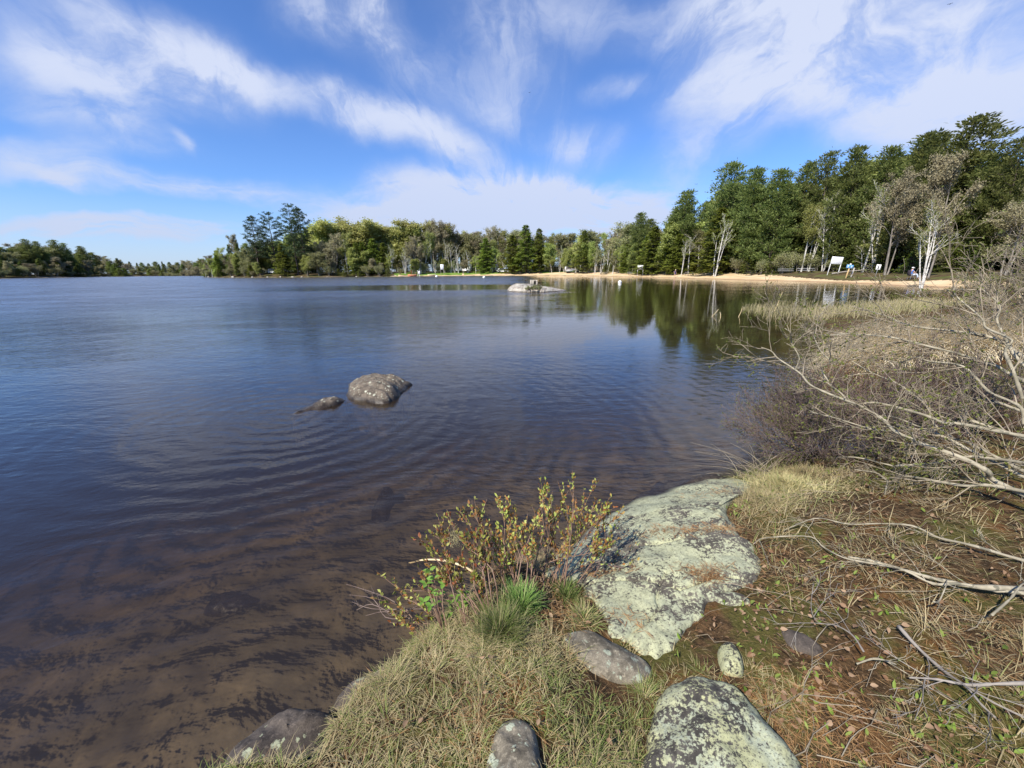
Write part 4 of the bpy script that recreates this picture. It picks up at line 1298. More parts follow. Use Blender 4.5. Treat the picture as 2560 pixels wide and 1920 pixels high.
picnic_table('all dark picnic table under the trees at the sand edge', 1622, 7.0, .3, top='darkwood')
picnic_table('pale topped picnic table, left one of the two by the lawn', 1694, 8.2, -.5, L=2.3)
picnic_table('pale topped picnic table, right one of the two by the lawn', 1737, 8.8, -.5, L=2.4)
picnic_table('weathered picnic table near the leaning grey tree, right of the wading person', 1488, 5.2, .2, top='greywood')
picnic_table('dark picnic table on the sand left of the far notice board', 1303, 4.6, .1, top='greywood', L=2.2)
picnic_table('long pale picnic table directly left of the far notice board', 1367, 5.5, .1, L=3.2)
picnic_table('small grey picnic table left of the bright spruce pair', 1120, 4.2, .1, L=2.6, top='greywood')


def hull(name, label, px, dy, L, Wd, mat, rz=0, extra=None):
    r = thing(name, label, 'boat', on_land(px, D(px) + dy), rz, 'boats pulled up on the sand')
    n = 13
    s = np.linspace(-1, 1, n)
    wv = np.maximum((1 - np.abs(s) ** 2.6), .02) * Wd / 2
    prof = [(-1, .42), (-.92, .18), (-.5, .02), (0, -.02), (.5, .02), (.92, .18), (1, .42), (.9, .42), (.82, .2), (0, .06), (-.82, .2), (-.9, .42)]
    V = np.array([[[s[i] * L / 2, a * wv[i], b + .10 * s[i] ** 2] for a, b in prof] for i in range(n)])
    i = np.arange(n * 12).reshape(n, 12)
    q = np.stack([i[:-1], np.roll(i, -1, 1)[:-1], np.roll(i, -1, 1)[1:], i[1:]], -1).reshape(-1, 4)
    mb = MB(); mb.add(V.reshape(-1, 3), q); mb.Fs.append(i[0][None, ::-1].copy()); mb.Fs.append(i[-1][None].copy())
    mb.build('hull', M[mat], r)
    for x in (-.25, .25):
        mb = MB(); mb.box((x * L, 0, .33), (.22, Wd * .86, .04), bev=.008); mb.build('seat', M['greywood'], r, smooth=False)
    return r


r = hull('rowing_boat', 'orange boat lying at the left end of the sand', 891, 2.6, 3.4, 1.3, 'orange')
mb = MB(); mb.tubes([[-.3, 0, .2], [-.32, 0, 1.5]], [.07, .06], 6); mb.build('mast', M['orange'], r)
r.scale = (1, 1, 1.5)
hull('rowing_boat', 'cream boat lying under the leaning birch left of the farthest board', 933, 2.8, 3.2, 1.1, 'cream')
for px, lb in ((903, 'thin white post just right of the orange boat'), (906.5, 'white post with a rounded top, second right of the orange boat')):
    r = thing('beach_post', lb, 'post', on_land(px, D(px) + 3))
    mb = MB(); mb.tubes([[0, 0, -.2], [0, 0, 1.8]], [.12, .12], 8); mb.build('post', M['greywood' if px < 905 else 'white'], r)
    mb = MB(); mb.ball((0, 0, 1.95 if px < 905 else 1.2), (.16, .16, .2) if px < 905 else (.4, .3, .75)); mb.build('top', M['white'], r)


def vehicle(name, label, cat, px, dy, L, Hh, kind, rz=0):
    r = thing(name, label, cat, on_land(px, D(px) + dy), rz)
    h = Hh
    if kind == 'camper':
        pr = [(-.5, .35), (-.5, .85), (-.44, 1), (.40, 1), (.5, .80), (.5, .45), (.42, .25), (-.42, .25)]
    elif kind == 'van':
        pr = [(-.5, .25), (-.5, .92), (-.46, 1), (.18, 1), (.33, .62), (.48, .52), (.5, .25)]
    else:
        pr = [(-.5, .25), (-.5, .62), (-.42, .66), (-.30, 1), (.08, 1), (.26, .66), (.47, .56), (.5, .25)]
    Wd = 2.0
    n = len(pr)
    V = np.array([[x * L, s * Wd / 2 * (1 if z < .7 else .9), z * h] for s in (-1, 1) for x, z in pr])
    mb = MB(); mb.V.append(V); mb.A.append(np.zeros(2 * n)); mb.n = 2 * n
    mb.Fs += [np.arange(n)[None], np.arange(n, 2 * n)[::-1][None].copy()]
    for i in range(n):
        mb.Fs.append(np.array([[i, i + n, (i + 1) % n + n, (i + 1) % n]])[:, ::-1].copy())
    mb.build('body', M['white'], r, smooth=False)
    for s in (-1, 1):
        if kind == 'camper':
            ws = [(-.28, .66, .16, .2), (.0, .66, .16, .2), (.26, .62, .1, .2)]
        elif kind == 'van':
            ws = [(-.30, .78, .22, .2), (-.05, .78, .2, .2), (.16, .76, .1, .2)]
        else:
            ws = [(-.2, .80, .16, .2), (.02, .80, .16, .2)]
        for wx, wz, ww, wh in ws:
            mb = MB(); mb.box((wx * L, s * (Wd / 2 * .955 + .02), wz * h), (ww * L, .10, wh * h), bev=.02); mb.build('window', M['glass'], r, smooth=False)
    for x in ((-.3, .3) if kind != 'camper' else (-.05, .06)):
        for s in (-1, 1):
            th = np.linspace(0, 2 * PI, 15)[:-1]
            mb = MB()
            mb.tubes([[x * L, s * (Wd / 2 - .22), .34], [x * L, s * (Wd / 2 + .01), .34]], [.34, .34], 14, cap=True)
            mb.build('wheel', M['rubber'], r)
    return r


vehicle('camper_trailer', 'white camper trailer half hidden by birch stems behind the beach', 'camper trailer', 1000, 9.5, 6.0, 2.9, 'camper', .1)
vehicle('parked_car', 'white car parked under the trees left of the bright spruce pair', 'car', 1086, 8.5, 4.5, 1.6, 'car', .2)
vehicle('parked_van', 'white van parked between the spruces just left of the lone dark spruce', 'van', 1237, 8.0, 5.4, 2.1, 'van', .1)
vehicle('parked_car', 'white car seen through a gap right of the bright spruce pair', 'car', 1147, 13, 4.6, 1.7, 'car', -.2)
vehicle('parked_van', 'small white van behind the trees on the rocky bank', 'van', 597, 12, 4.8, 2.0, 'van', .3)
# dead log behind the boards
y = D(1840) + 9.5
pts = [on_land(1795, y + 1, .25), on_land(1830, y + .6, .3), on_land(1865, y + .3, .35), on_land(1895, y, .45)]
r = thing('fallen_log', 'long pale fallen log lying on the lawn behind the blue sign', 'log', pts[0])
mb = MB(); mb.tubes(spline(np.array(pts), 14, False), np.linspace(.13, .07, 14), 7, cap=True); mb.build('trunk', M['bark_grey'], r, off=pts[0])
mb = MB(); mb.tubes([pts[2], pts[2] + [.6, -.2, .9], pts[2] + [1.0, -.3, 1.3]], [.05, .03, .015], 5); mb.build('limb', M['bark_grey'], r, off=pts[0])
# buoys
for px, py, lb in ((943, 598.4, 'left'), (1045.5, 600.3, 'middle'), (1339, 611, 'right')):
    q = at_z(px, py)
    r = thing('buoy', {'left': 'white buoy floating left of the islet, smallest and farthest', 'middle': 'white buoy floating in open water between the far board and the islet', 'right': 'white buoy floating right of the islet, nearest and largest'}[lb], 'buoy', q, group='white swim buoys')
    sc = .16 + .002 * (q[1])
    mb = MB(); mb.ball((0, 0, sc * .35), (sc, sc, sc * .9), 14, 10); mb.build('float', M['buoy'], r)
    mb = MB(); mb.tubes([[0, 0, sc], [0, 0, sc * 1.6]], [sc * .16, sc * .12], 8, cap=True); mb.build('ring', M['steel'], r)


# ------------------------------------------------------------------ people
def skinned(name, verts, edges, radii, mat, parent, sub=2):
    me = bpy.data.meshes.new(name)
    me.from_pydata([tuple(v) for v in verts], edges, [])
    me.materials.append(M[mat])
    o = bpy.data.objects.new(name, me); COL.objects.link(o); o.parent = parent
    md = o.modifiers.new('skin', 'SKIN')
    for k, r_ in enumerate(radii):
        r_ = (r_, r_) if not isinstance(r_, tuple) else r_
        me.skin_vertices[0].data[k].radius = r_
        me.skin_vertices[0].data[k].use_root = (k == 0)
    md.use_smooth_shade = True
    s_ = o.modifiers.new('sub', 'SUBSURF'); s_.levels = sub; s_.render_levels = sub
    return o


def person(label, loc, rz, J, cloth, scale=1.0, hat='white', shorts=True):
    """J: joint positions; one continuous body, clothes and hat as children"""
    r = thing('person', label, 'person', loc, rz)
    V, E, R_ = [], [], []

    def add(p, rad, par=None):
        V.append(p); R_.append(rad)
        if par is not None: E.append((par, len(V) - 1))
        return len(V) - 1
    pel = add(J['pelvis'], (.15, .12))
    wst = add(J['waist'], (.13, .10), pel); che = add(J['chest'], (.155, .11), wst); nk = add(J['neck'], .055, che)
    hd = add(J['head'], (.08, .095), nk); ht = add(np.array(J['head']) + [0, 0, .10], (.07, .08), hd)
    nose = add(np.array(J['head']) + [0, -.105, .005], .014, hd)
    for s in ('L', 'R'):
        sh = add(J['sh' + s], .065, che); el_ = add(J['el' + s], .042, sh); wr = add(J['wr' + s], .028, el_)
        pd = np.array(J['wr' + s]) - np.array(J['el' + s]); pd = pd / np.linalg.norm(pd)
        pm = add(np.array(J['wr' + s]) + pd * .07, (.036, .018), wr)
        sd_ = np.cross(pd, [0, 1, .2]); sd_ = sd_ / np.linalg.norm(sd_)
        for f in range(4):
            b_ = add(np.array(V[pm]) + pd * .03 + sd_ * (f - 1.5) * .020, .0085, pm)
            k_ = add(np.array(V[b_]) + pd * (.035 + .006 * (f in (1, 2))) + np.array([0, -.006, 0]), .008, b_)
            add(np.array(V[k_]) + pd * .030 + np.array([0, -.016, 0]), .007, k_)
        t0_ = add(np.array(J['wr' + s]) + pd * .035 + sd_ * .035, .009, wr); add(np.array(V[t0_]) + pd * .03 + sd_ * .02, .008, t0_)
    for s in ('L', 'R'):
        hp = add(J['hip' + s], .085, pel); kn = add(J['kn' + s], .058, hp); an = add(J['an' + s], .036, kn)
        add(np.array(J['an' + s]) + np.array(J.get('toe', (0, -.17, -.05))), (.042, .025), add(np.array(J['an' + s]) + [0, -.03, -.045], .036, an))
    skinned('body', V, E, R_, 'skin', r)
    a = np.array
    skinned('shirt', [J['pelvis'], J['waist'], J['chest'], J['shL'], J['shR'], (a(J['shL']) + a(J['elL'])) / 2, (a(J['shR']) + a(J['elR'])) / 2], [(0, 1), (1, 2), (2, 3), (2, 4), (3, 5), (4, 6)],
            [(.17, .14), (.155, .125), (.18, .135), .085, .085, .07, .07], cloth[0], r)
    f = .55 if shorts else .97
    skinned('shorts' if shorts else 'trousers', [J['pelvis'], J['hipL'], J['hipR'], a(J['hipL']) * (1 - f) + a(J['knL']) * f, a(J['hipR']) * (1 - f) + a(J['knR']) * f] + ([] if shorts else [a(J['anL']) * .85 + a(J['knL']) * .15, a(J['anR']) * .85 + a(J['knR']) * .15]),
            [(0, 1), (0, 2), (1, 3), (2, 4)] + ([] if shorts else [(3, 5), (4, 6)]), [(.175, .145), .11, .11, .09, .09] + ([] if shorts else [.062, .062]), cloth[1], r)
    mb = MB(); h = a(J['head'])
    mb.ball(h + [0, .012, .09], (.115, .125, .085), 14, 8); mb.ball(h + [0, -.05, .075], (.13, .16, .018), 14, 6)
    mb.build('hat', M[hat], r)
    mb = MB(); mb.ball(h + [0, .045, .02], (.095, .085, .10), 12, 8); mb.build('hair', M['darkwood'], r)
    mb = MB()
    for s in (-1, 1): mb.ball(h + [s * .033, -.088, .025], .012, 8, 6)
    mb.build('eyes', M['dark'], r)
    return r


y = D(1457) + .9
loc = on_land(1457, y); loc[2] = max(loc[2], -.05)
person('wading person in navy top and pale hat at the water edge of the far sand', loc, .3, dict(
    pelvis=(0, 0, .92), waist=(0, -.02, 1.06), chest=(0, -.06, 1.30), neck=(0, -.09, 1.47), head=(0, -.12, 1.60),
    shL=(.19, -.07, 1.38), elL=(.29, -.03, 1.12), wrL=(.24, -.16, .92), shR=(-.19, -.07, 1.38), elR=(-.30, .0, 1.14), wrR=(-.26, -.14, .93),
    hipL=(.09, 0, .86), knL=(.11, -.06, .48), anL=(.10, .03, .09), hipR=(-.09, 0, .86), knR=(-.11, -.02, .47), anR=(-.12, .10, .09)), ('navy', 'navy'), hat='cream')
# seated person on a camp chair
loc = on_land(1970, D(1970) + 6.0)
ch = thing('camp_chair', 'dark folding camp chair on the lawn, its back towards the beach', 'chair', loc, 1.25)
mb = MB(); mb.box((0, .0, .42), (.56, .50, .04), bev=.015); mb.build('seat', M['chaircloth'], ch)
mb = MB(); mb.tubes([[-.27, .28, .45], [-.27, .42, 1.0]], [.018, .018], 6); mb.tubes([[.27, .28, .45], [.27, .42, 1.0]], [.018, .018], 6); mb.box((0, .38, .74), (.60, .06, .62), bev=.02); mb.build('backrest', M['chaircloth'], ch)
for sx in (-1, 1):
    for sy in (-1, 1):
        mb = MB(); mb.tubes([[sx * .27, sy * .24, .46], [sx * .30, sy * .30, -.02]], [.018, .018], 6); mb.build('leg', M['steel'], ch)
person('person in white cap, blue shirt and pale trousers sitting in a dark camp chair', loc, 1.25, dict(
    pelvis=(0, .12, .56), waist=(0, .18, .70), chest=(0, .20, .93), neck=(0, .17, 1.10), head=(0, .12, 1.23),
    shL=(.20, .17, 1.01), elL=(.27, -.02, .80), wrL=(.16, -.22, .70), shR=(-.20, .17, 1.01), elR=(-.27, -.02, .80), wrR=(-.16, -.22, .70),
    hipL=(.10, .05, .53), knL=(.13, -.38, .58), anL=(.12, -.62, .12), hipR=(-.10, .05, .53), knR=(-.12, -.36, .58), anR=(-.14, -.52, .12)), ('bluecloth', 'palecloth'), shorts=False)
# birds, small in the sky
for px, py, yy, lb in ((1504, 398, 70, 'small dark bird flying low above the woods in the middle right'), (1144, 200, 90, 'tiny dark bird high in the middle of the sky'), (2052, 9, 60, 'tiny dark bird at the top edge on the right')):
    q = at_y(px, py, yy)
    o_ = MB()
    s = np.linspace(-1, 1, 9)
    ln = np.array([[.02, 0, .0]])
    o_.ball((0, 0, 0), (.16, .05, .045), 10, 7)
    wing = np.array([[[-.05 - .06 * abs(t), t * .42, .12 * abs(t) ** .6 - .06 * abs(t) ** 2 + e], [.07 - .09 * abs(t), t * .42, .12 * abs(t) ** .6 - .06 * abs(t) ** 2 + e]] for t in s for e in (0,)])
    i = np.arange(18).reshape(9, 2)
    for e in (.006, -.006):
        o_.add(wing.reshape(-1, 3) + [0, 0, e], np.stack([i[:-1, 0], i[1:, 0], i[1:, 1], i[:-1, 1]], -1))
    o_.add([[-.12, -.02, 0], [-.26, -.06, .0], [-.26, .06, .0], [-.12, .02, 0], [-.12, 0, .02]], [[0, 1, 2, 3]])
    b = o_.build('bird', M['dark'])
    b.location = q; b.rotation_euler = (0, .1, .9); b.scale = (.6, .6, .6)
    tag(b, lb, 'bird', 'birds in the sky')
# ================================================================== NEAR PLANTS
M['straw'] = leaf_mat('dry_straw_grass', (.44, .375, .19), (.58, .50, .27), (.19, .28, .06), .35, 3.0)
M['grassgreen'] = leaf_mat('green_grass_blades', (.14, .22, .05), (.22, .31, .08), (.44, .41, .2), .35, 5.0)
M['needle'] = leaf_mat('rusty_pine_needles', (.17, .072, .032), (.27, .12, .055), (.36, .23, .13), .1, 4.0)
M['litter'] = leaf_mat('dead_brown_leaves', (.11, .058, .028), (.22, .12, .058), (.36, .25, .15), .2, 6.0)
M['sprout'] = leaf_mat('bright_green_sprouts', (.16, .32, .04), (.26, .42, .07), (.36, .48, .12), .45, 6.0)
M['budgreen'] = leaf_mat('yellow_green_bud_leaves', (.32, .38, .07), (.48, .50, .14), (.36, .13, .045), .35, 8.0)
M['budolive'] = leaf_mat('olive_green_young_leaves', (.12, .15, .03), (.20, .22, .05), (.26, .20, .08), .35, 8.0)
M['brightleaf'] = leaf_mat('bright_young_leaves', (.20, .42, .07), (.28, .50, .10), None, .45, 8.0)
M['stem_red'] = bark_mat('reddish_brown_stems', (.15, .09, .06), (.26, .17, .12), 8)
M['stem_purple'] = bark_mat('purplish_brown_twigs', (.13, .092, .080), (.23, .175, .145), 8)
M['stem_rust'] = bark_mat('rusty_brown_twigs', (.16, .07, .05), (.26, .12, .08), 8)
M['alder'] = bark_mat('pale_lichen_bark', (.23, .205, .145), (.37, .33, .24), 9, (1, 1, 1), (.16, .15, .11))
M['alder_twig'] = bark_mat('pale_grey_brown_twigs', (.20, .165, .115), (.33, .28, .20), 9)
M['tan_stalk'] = bark_mat('pale_tan_stalk', (.58, .45, .24), (.70, .58, .36), 8)
M['cattail'] = leaf_mat('dead_cattail_blades', (.50, .40, .23), (.66, .55, .35), (.74, .66, .48), .3, 1.5)
M['reed'] = leaf_mat('reed_blades', (.30, .31, .11), (.46, .42, .20), (.60, .53, .32), .3, .6)
M['lowbush'] = bark_mat('brown_brush_twigs', (.14, .095, .07), (.22, .16, .12), 4)
RG = np.random.default_rng(2024)


def gz(x, y):
    return height(x, y)


def outside_rocks(x, y, m=0.0):
    ok = np.ones(len(x), bool)
    for b in ROCKS:
        if np.hypot(*(b.mean(0))) > 9: continue
        ok &= sdf(b[::3], x, y) < -m
    return ok


def fan(n, r0, r1, a0, a1, p=1.0, rng=RG):
    """random land points in front of the camera, thinning with distance"""
    r = r0 * (r1 / r0) ** (rng.random(n) ** p)
    a = np.radians(rng.uniform(a0, a1, n))
    return r * np.sin(a), r * np.cos(a)


def px_of(x, y, z):
    d = np.stack([x, y, z - CAM_H], -1) @ R3
    return 1106 + d[..., 0] / -d[..., 2] * 2212 * F, 829.5 - d[..., 1] / -d[..., 2] * 2212 * F


def in_poly(poly, x, y):
    return sdf(np.asarray(poly, float), x, y) > 0


def land(x, y, m=.0, rock=.0):
    d, _, _ = shore_d(x, y)
    ok = d > m
    if rock is not None:
        idx = np.nonzero(ok)[0]
        o2 = outside_rocks(x[idx], y[idx], rock)
        ok2 = np.zeros(len(x), bool); ok2[idx[o2]] = True
        ok = ok2
    return ok


def hdir(n, rng=RG):
    a = rng.uniform(0, 2 * PI, n)
    return np.stack([np.cos(a), np.sin(a), np.zeros(n)], 1)


def tufts(mb, cx, cy, nper, L, spread, W, green, bend=(.5, 1.6), lean0=.25, rng=RG, dirb=None):
    n = len(cx) * nper
    d = hdir(n, rng)
    rr = np.abs(rng.normal(size=n)) * spread
    x = np.repeat(cx, nper) + d[:, 0] * rr; y = np.repeat(cy, nper) + d[:, 1] * rr
    z = gz(x, y) - .008
    if dirb is not None:
        d = d + np.array([dirb[0], dirb[1], 0]); d /= np.linalg.norm(d, axis=1, keepdims=True)
    Ls = np.repeat(np.broadcast_to(L, (len(cx),)), nper) * rng.uniform(.45, 1.25, n)
    g = np.repeat(np.broadcast_to(green, (len(cx),)), nper)
    a = np.clip((rng.random(n) < g) * rng.uniform(.5, 1.0, n), 0, 1)
    mb.blades(np.stack([x, y, z], 1), d, Ls, W * rng.uniform(.6, 1.3, n), rng.uniform(*bend, n), lean0 * rng.uniform(.2, 2.0, n), a)


# --- dry grass: dense on the left bank, thinner and browner to the right
mb = MB()
x, y = fan(7500, .50, 4.2, -60, 64)
z = gz(x, y); qx, qy = px_of(x, y, z)
dens = np.where(qx < 1060, 1.0, np.where(qx < 1450, .75, .38))
dens = dens * np.clip(.50 + 2.4 * fbm(x * 3.4, y * 3.4, 40, 4), .04, 1)
needle_zone = np.exp(-((qx - 1200) ** 2 / 120 ** 2 + (qy - 1290) ** 2 / 60 ** 2))
dens = np.where(qx < 1060, np.maximum(dens, .40), dens) * (1 - .9 * needle_zone)
dens = np.where((qx > 1620) & (qy < 1330), dens * .30, dens)
k = land(x, y, .02, -.018) & (RG.random(len(x)) < dens)
x, y, qx = x[k], y[k], qx[k]
gr = np.clip(.22 + .9 * fbm(x * 1.9, y * 1.9, 44, 3), .04, .85) * np.where(qx < 1420, 1, .8)
tufts(mb, x, y, 42, np.where(qx < 1420, .070, .055), .030, .0020, gr, (.6, 3.0), .45)
k = RG.random(len(x)) < .22
tufts(mb, x[k], y[k], 46, .115, .022, .0016, np.clip(gr[k] + .15, 0, .9), (1.2, 3.6), .25)
tag(mb.build('dry_grass', M['straw']), 'short dry straw-coloured grass covering the near bank between the stones', 'grass', kind='stuff')
# straw under the shrub on the right
mb = MB()
x, y = fan(5600, 1.7, 9.0, 20, 62)
z = gz(x, y); qx, qy = px_of(x, y, z)
k = land(x, y, .05, .0) & (qx > 1560) & (RG.random(len(x)) < np.clip(.55 + 1.4 * fbm(x * 1.6, y * 1.6, 48, 3), 0, 1) * np.where(qy > 1230, .12, np.where(qy > 1100, .2, .6)))
x, y = x[k], y[k]
tufts(mb, x, y, 22, .15, .06, .0032, np.clip(.25 + .9 * fbm(x * .9, y * .9, 49, 3), .02, .8), (.8, 2.2), .5)
tag(mb.build('long_straw', M['straw']), 'long bent straw under the alder branches on the right bank', 'grass', kind='stuff')
# --- pine needles
mb = MB()
n = 95000
x, y = fan(n, .5, 5.0, -60, 64)
z = gz(x, y); qx, qy = px_of(x, y, z)
nd_ = np.clip(.26 + 1.6 * fbm(x * 2.0, y * 2.0, 52, 3), .04, 1)
nd_ = np.maximum(nd_, np.exp(-((qx - 1215) ** 2 / 110 ** 2 + (qy - 1310) ** 2 / 60 ** 2)))
nd_ = np.maximum(nd_, .85 * np.exp(-((qx - 1700) ** 2 / 130 ** 2 + (qy - 1230) ** 2 / 70 ** 2)))
nd_ = np.maximum(nd_, .8 * np.exp(-((qx - 1060) ** 2 / 90 ** 2 + (qy - 1560) ** 2 / 60 ** 2)))
k = land(x, y, .02, None) & (RG.random(n) < nd_)
xk, yk = x[k], y[k]
o2 = outside_rocks(xk, yk, -.01); xk, yk = xk[o2], yk[o2]
d = hdir(len(xk)); d[:, 2] = RG.normal(0, .15, len(xk))
mb.leaves(np.stack([xk, yk, gz(xk, yk) + RG.uniform(.004, .022, len(xk))], 1), d, UPV + RG.normal(size=(len(xk), 3)) * .5, RG.uniform(.035, .075, len(xk)), .0017, RG.random(len(xk)) ** 2)
# drifts of needles lying on the slab, in its cracks
slab_o = [o for o in bpy.data.objects if o.name == 'bedrock_slab'][0]
dg = bpy.context.evaluated_depsgraph_get()


def drop(o, x, y, z0=3.0):
    """surface height of a mesh object above (x, y)"""
    inv = o.matrix_world.inverted() if o.matrix_world.translation.length > 0 else Matrix.Translation(-o.location)
    ok, p_, n_, _ = o.ray_cast(inv @ Vector((x, y, z0)), Vector((0, 0, -1)))
    return (p_.z + o.location.z) if ok else None


P = []
for (cx_, cy_, ax_, ay_, cnt, an) in ((1540, 1253, 30, 12, 420, .3), (1530, 1140, 55, 4, 260, -.12), (1420, 1143, 40, 3, 130, .0), (1285, 1228, 45, 4, 160, .02), (1360, 1366, 26, 10, 160, .6), (1575, 1050, 45, 8, 160, 0), (1600, 1130, 26, 10, 160, -.3)):
    for _ in range(cnt):
        g1, g2 = RG.normal(size=2)
        px_, py_ = cx_ + ax_ * g1 * math.cos(an) - ay_ * g2 * math.sin(an), cy_ + ax_ * g1 * math.sin(an) + ay_ * g2 * math.cos(an)
        q = at_z(px_, py_, .42)
        zz = drop(slab_o, q[0], q[1])
        if zz is None: continue
        q = at_z(px_, py_, zz)
        zz = drop(slab_o, q[0], q[1])
        if zz is not None: P.append((q[0], q[1], zz + RG.uniform(.002, .012)))
P = np.array(P); d = hdir(len(P)); d[:, 2] = 0
mb.leaves(P, d, UPV + RG.normal(size=P.shape) * .4, RG.uniform(.04, .08, len(P)), .003, RG.random(len(P)) ** 3)
tag(mb.build('pine_needles', M['needle']), 'rusty fallen pine needles strewn over bank and rock cracks', 'pine needles', kind='stuff')
# --- dead leaves
mb = MB()
n = 15000
x, y = fan(n, .6, 7.0, -56, 64)
z = gz(x, y); qx, qy = px_of(x, y, z)
dn = np.where(qx > 1600, .85, .16) * np.clip(.5 + 1.6 * fbm(x * 1.7, y * 1.7, 60, 3), .05, 1)
dn = np.maximum(dn, .9 * np.exp(-((qx - 1210) ** 2 / 90 ** 2 + (qy - 1275) ** 2 / 45 ** 2)))
dn = np.maximum(dn, .6 * np.exp(-((qx - 1045) ** 2 / 20 ** 2 + (qy - 1460) ** 2 / 60 ** 2)))
k = land(x, y, .02, .01) & (RG.random(n) < dn)
x, y = x[k], y[k]; n = len(x)
d = hdir(n); d[:, 2] = RG.normal(0, .35, n)
L_ = RG.uniform(.012, .031, n)
mb.ovals(np.stack([x, y, gz(x, y) + RG.uniform(.008, .035, n)], 1), d, UPV + RG.normal(size=(n, 3)) * .55, L_, L_ * RG.uniform(.45, .8, n), RG.random(n), fold=.3)
tag(mb.build('leaf_litter', M['litter']), 'curled dead brown leaves scattered on the bank', 'leaves', kind='stuff')
# --- small twigs lying about
n = 520
x, y = fan(n, .9, 6.0, 0, 57)
z = gz(x, y); qx, qy = px_of(x, y, z)
k = land(x, y, .05, .0) & (qx > 1500 - 0 * qx) & (RG.random(n) < np.where(qx > 1700, 1, .3))
x, y = x[k], y[k]; n = len(x)
th = RG.uniform(-.9, .6, n); Lt = RG.uniform(.08, .42, n)
s_ = np.linspace(-.5, .5, 5)
P = np.stack([x[:, None] + np.cos(th)[:, None] * s_ * Lt[:, None], y[:, None] - np.sin(th)[:, None] * s_ * Lt[:, None], np.zeros((n, 5))], -1)
P[..., :2] += RG.normal(size=(n, 5, 2)) * .008
P[..., 2] = gz(P[..., 0].ravel(), P[..., 1].ravel()).reshape(n, 5) + RG.uniform(.01, .05, n)[:, None] + RG.normal(size=(n, 5)) * .006
mb = MB(); mb.tubes(P, np.linspace(1, .5, 5)[None] * RG.uniform(.0010, .0024, n)[:, None], 4)
tag(mb.build('dead_twigs', M['alder_twig']), 'thin grey twigs littering the ground on the right', 'twigs', kind='stuff')
# --- green sprouts
mb = MB()
C = []
for (a_, b_, sx_, sy_, c_) in ((1600, 1085, 40, 16, 26), (1680, 1075, 40, 10, 22), (1560, 1108, 14, 6, 9), (1620, 1330, 40, 40, 18), (1780, 1200, 80, 40, 30), (1770, 1490, 90, 70, 26), (1930, 1300, 120, 80, 34), (2000, 1590, 120, 40, 34), (2120, 1450, 60, 60, 14), (1500, 1420, 60, 50, 8)):
    C += [(a_ + RG.normal() * sx_, b_ + RG.normal() * sy_) for _ in range(c_)]
P = np.array([Gd(a_, b_, 5) for a_, b_ in C if b_ < 1700]); n = len(P)
k = outside_rocks(P[:, 0], P[:, 1]); P = P[k]; n = len(P)
P = np.repeat(P, 2, 0) + RG.normal(size=(2 * n, 3)) * [.012, .012, 0]; n = len(P)
d = hdir(n) * .7; d[:, 2] = RG.uniform(.5, 1.8, n)
L_ = RG.uniform(.018, .038, n)
mb.ovals(P + [0, 0, .01], d, hdir(n) + UPV * .3, L_, L_ * RG.uniform(.3, .5, n), RG.random(n), fold=.25)
tag(mb.build('green_sprouts', M['sprout']), 'small bright green lily sprouts pushing through the litter', 'sprouts', kind='stuff')


# --- grass tufts that stand out
def tuft_thing(name, label, px, py, n, L, spread, mat, green, bend, W=.0035, group=None, lean=.12, dirb=None, z0=None):
    q = Gd(px, py) if z0 is None else at_z(px, py, z0)
    mb = MB()
    d = hdir(n)
    rr = np.abs(RG.normal(size=n)) * spread
    x = q[0] + d[:, 0] * rr; y = q[1] + d[:, 1] * rr
    z = gz(x, y) if z0 is None else np.full(n, z0)
    d = d * .45 + hdir(n) * .8 + (0 if dirb is None else np.array([dirb[0], dirb[1], 0])); d /= np.linalg.norm(d, axis=1, keepdims=True) + 1e-6
    mb.blades(np.stack([x, y, z - .01], 1), d, L * RG.uniform(.5, 1.2, n), W * RG.uniform(.6, 1.3, n), RG.uniform(*bend, n), lean + rr / spread * .22, (RG.random(n) < green) * RG.uniform(.4, 1, n), segs=4)
    o = mb.build(name, M[mat], off=q); o.location = q
    return tag(o, label, 'grass tuft', group)


tuft_thing('grass_tuft', 'fresh green grass tuft between the small shrub and the dry bank grass', 1082, 1372, 1500, .135, .045, 'grassgreen', .5, (.15, 1.3), W=.0022)
tuft_thing('grass_tuft', 'smaller green tuft just right of the fresh green tuft', 1128, 1316, 600, .13, .040, 'grassgreen', .25, (.3, 1.2))
tuft_thing('grass_tuft', 'small green tuft in the needles left of the slab', 1225, 1290, 420, .10, .035, 'grassgreen', .2, (.4, 1.3))
tuft_thing('grass_tuft', 'thin dull tuft at the left edge of the slab', 1262, 1340, 420, .09, .035, 'straw', .5, (.5, 1.5))
mq = [(1700, 1050, 'dense straw-coloured tuft on the mound right of the slab', 3600, .105, .19), (1650, 1082, 'straw tuft at the upper right edge of the slab', 2600, .09, .15), (1750, 1032, 'straw tuft farthest right on the mound above the dark cove', 2800, .11, .17)]
for a_, b_, lb, n, L_, sp in mq:
    tuft_thing('straw_tuft', lb, a_, b_, n, L_, sp, 'straw', .12, (.6, 1.9), group='straw tufts on the mound')
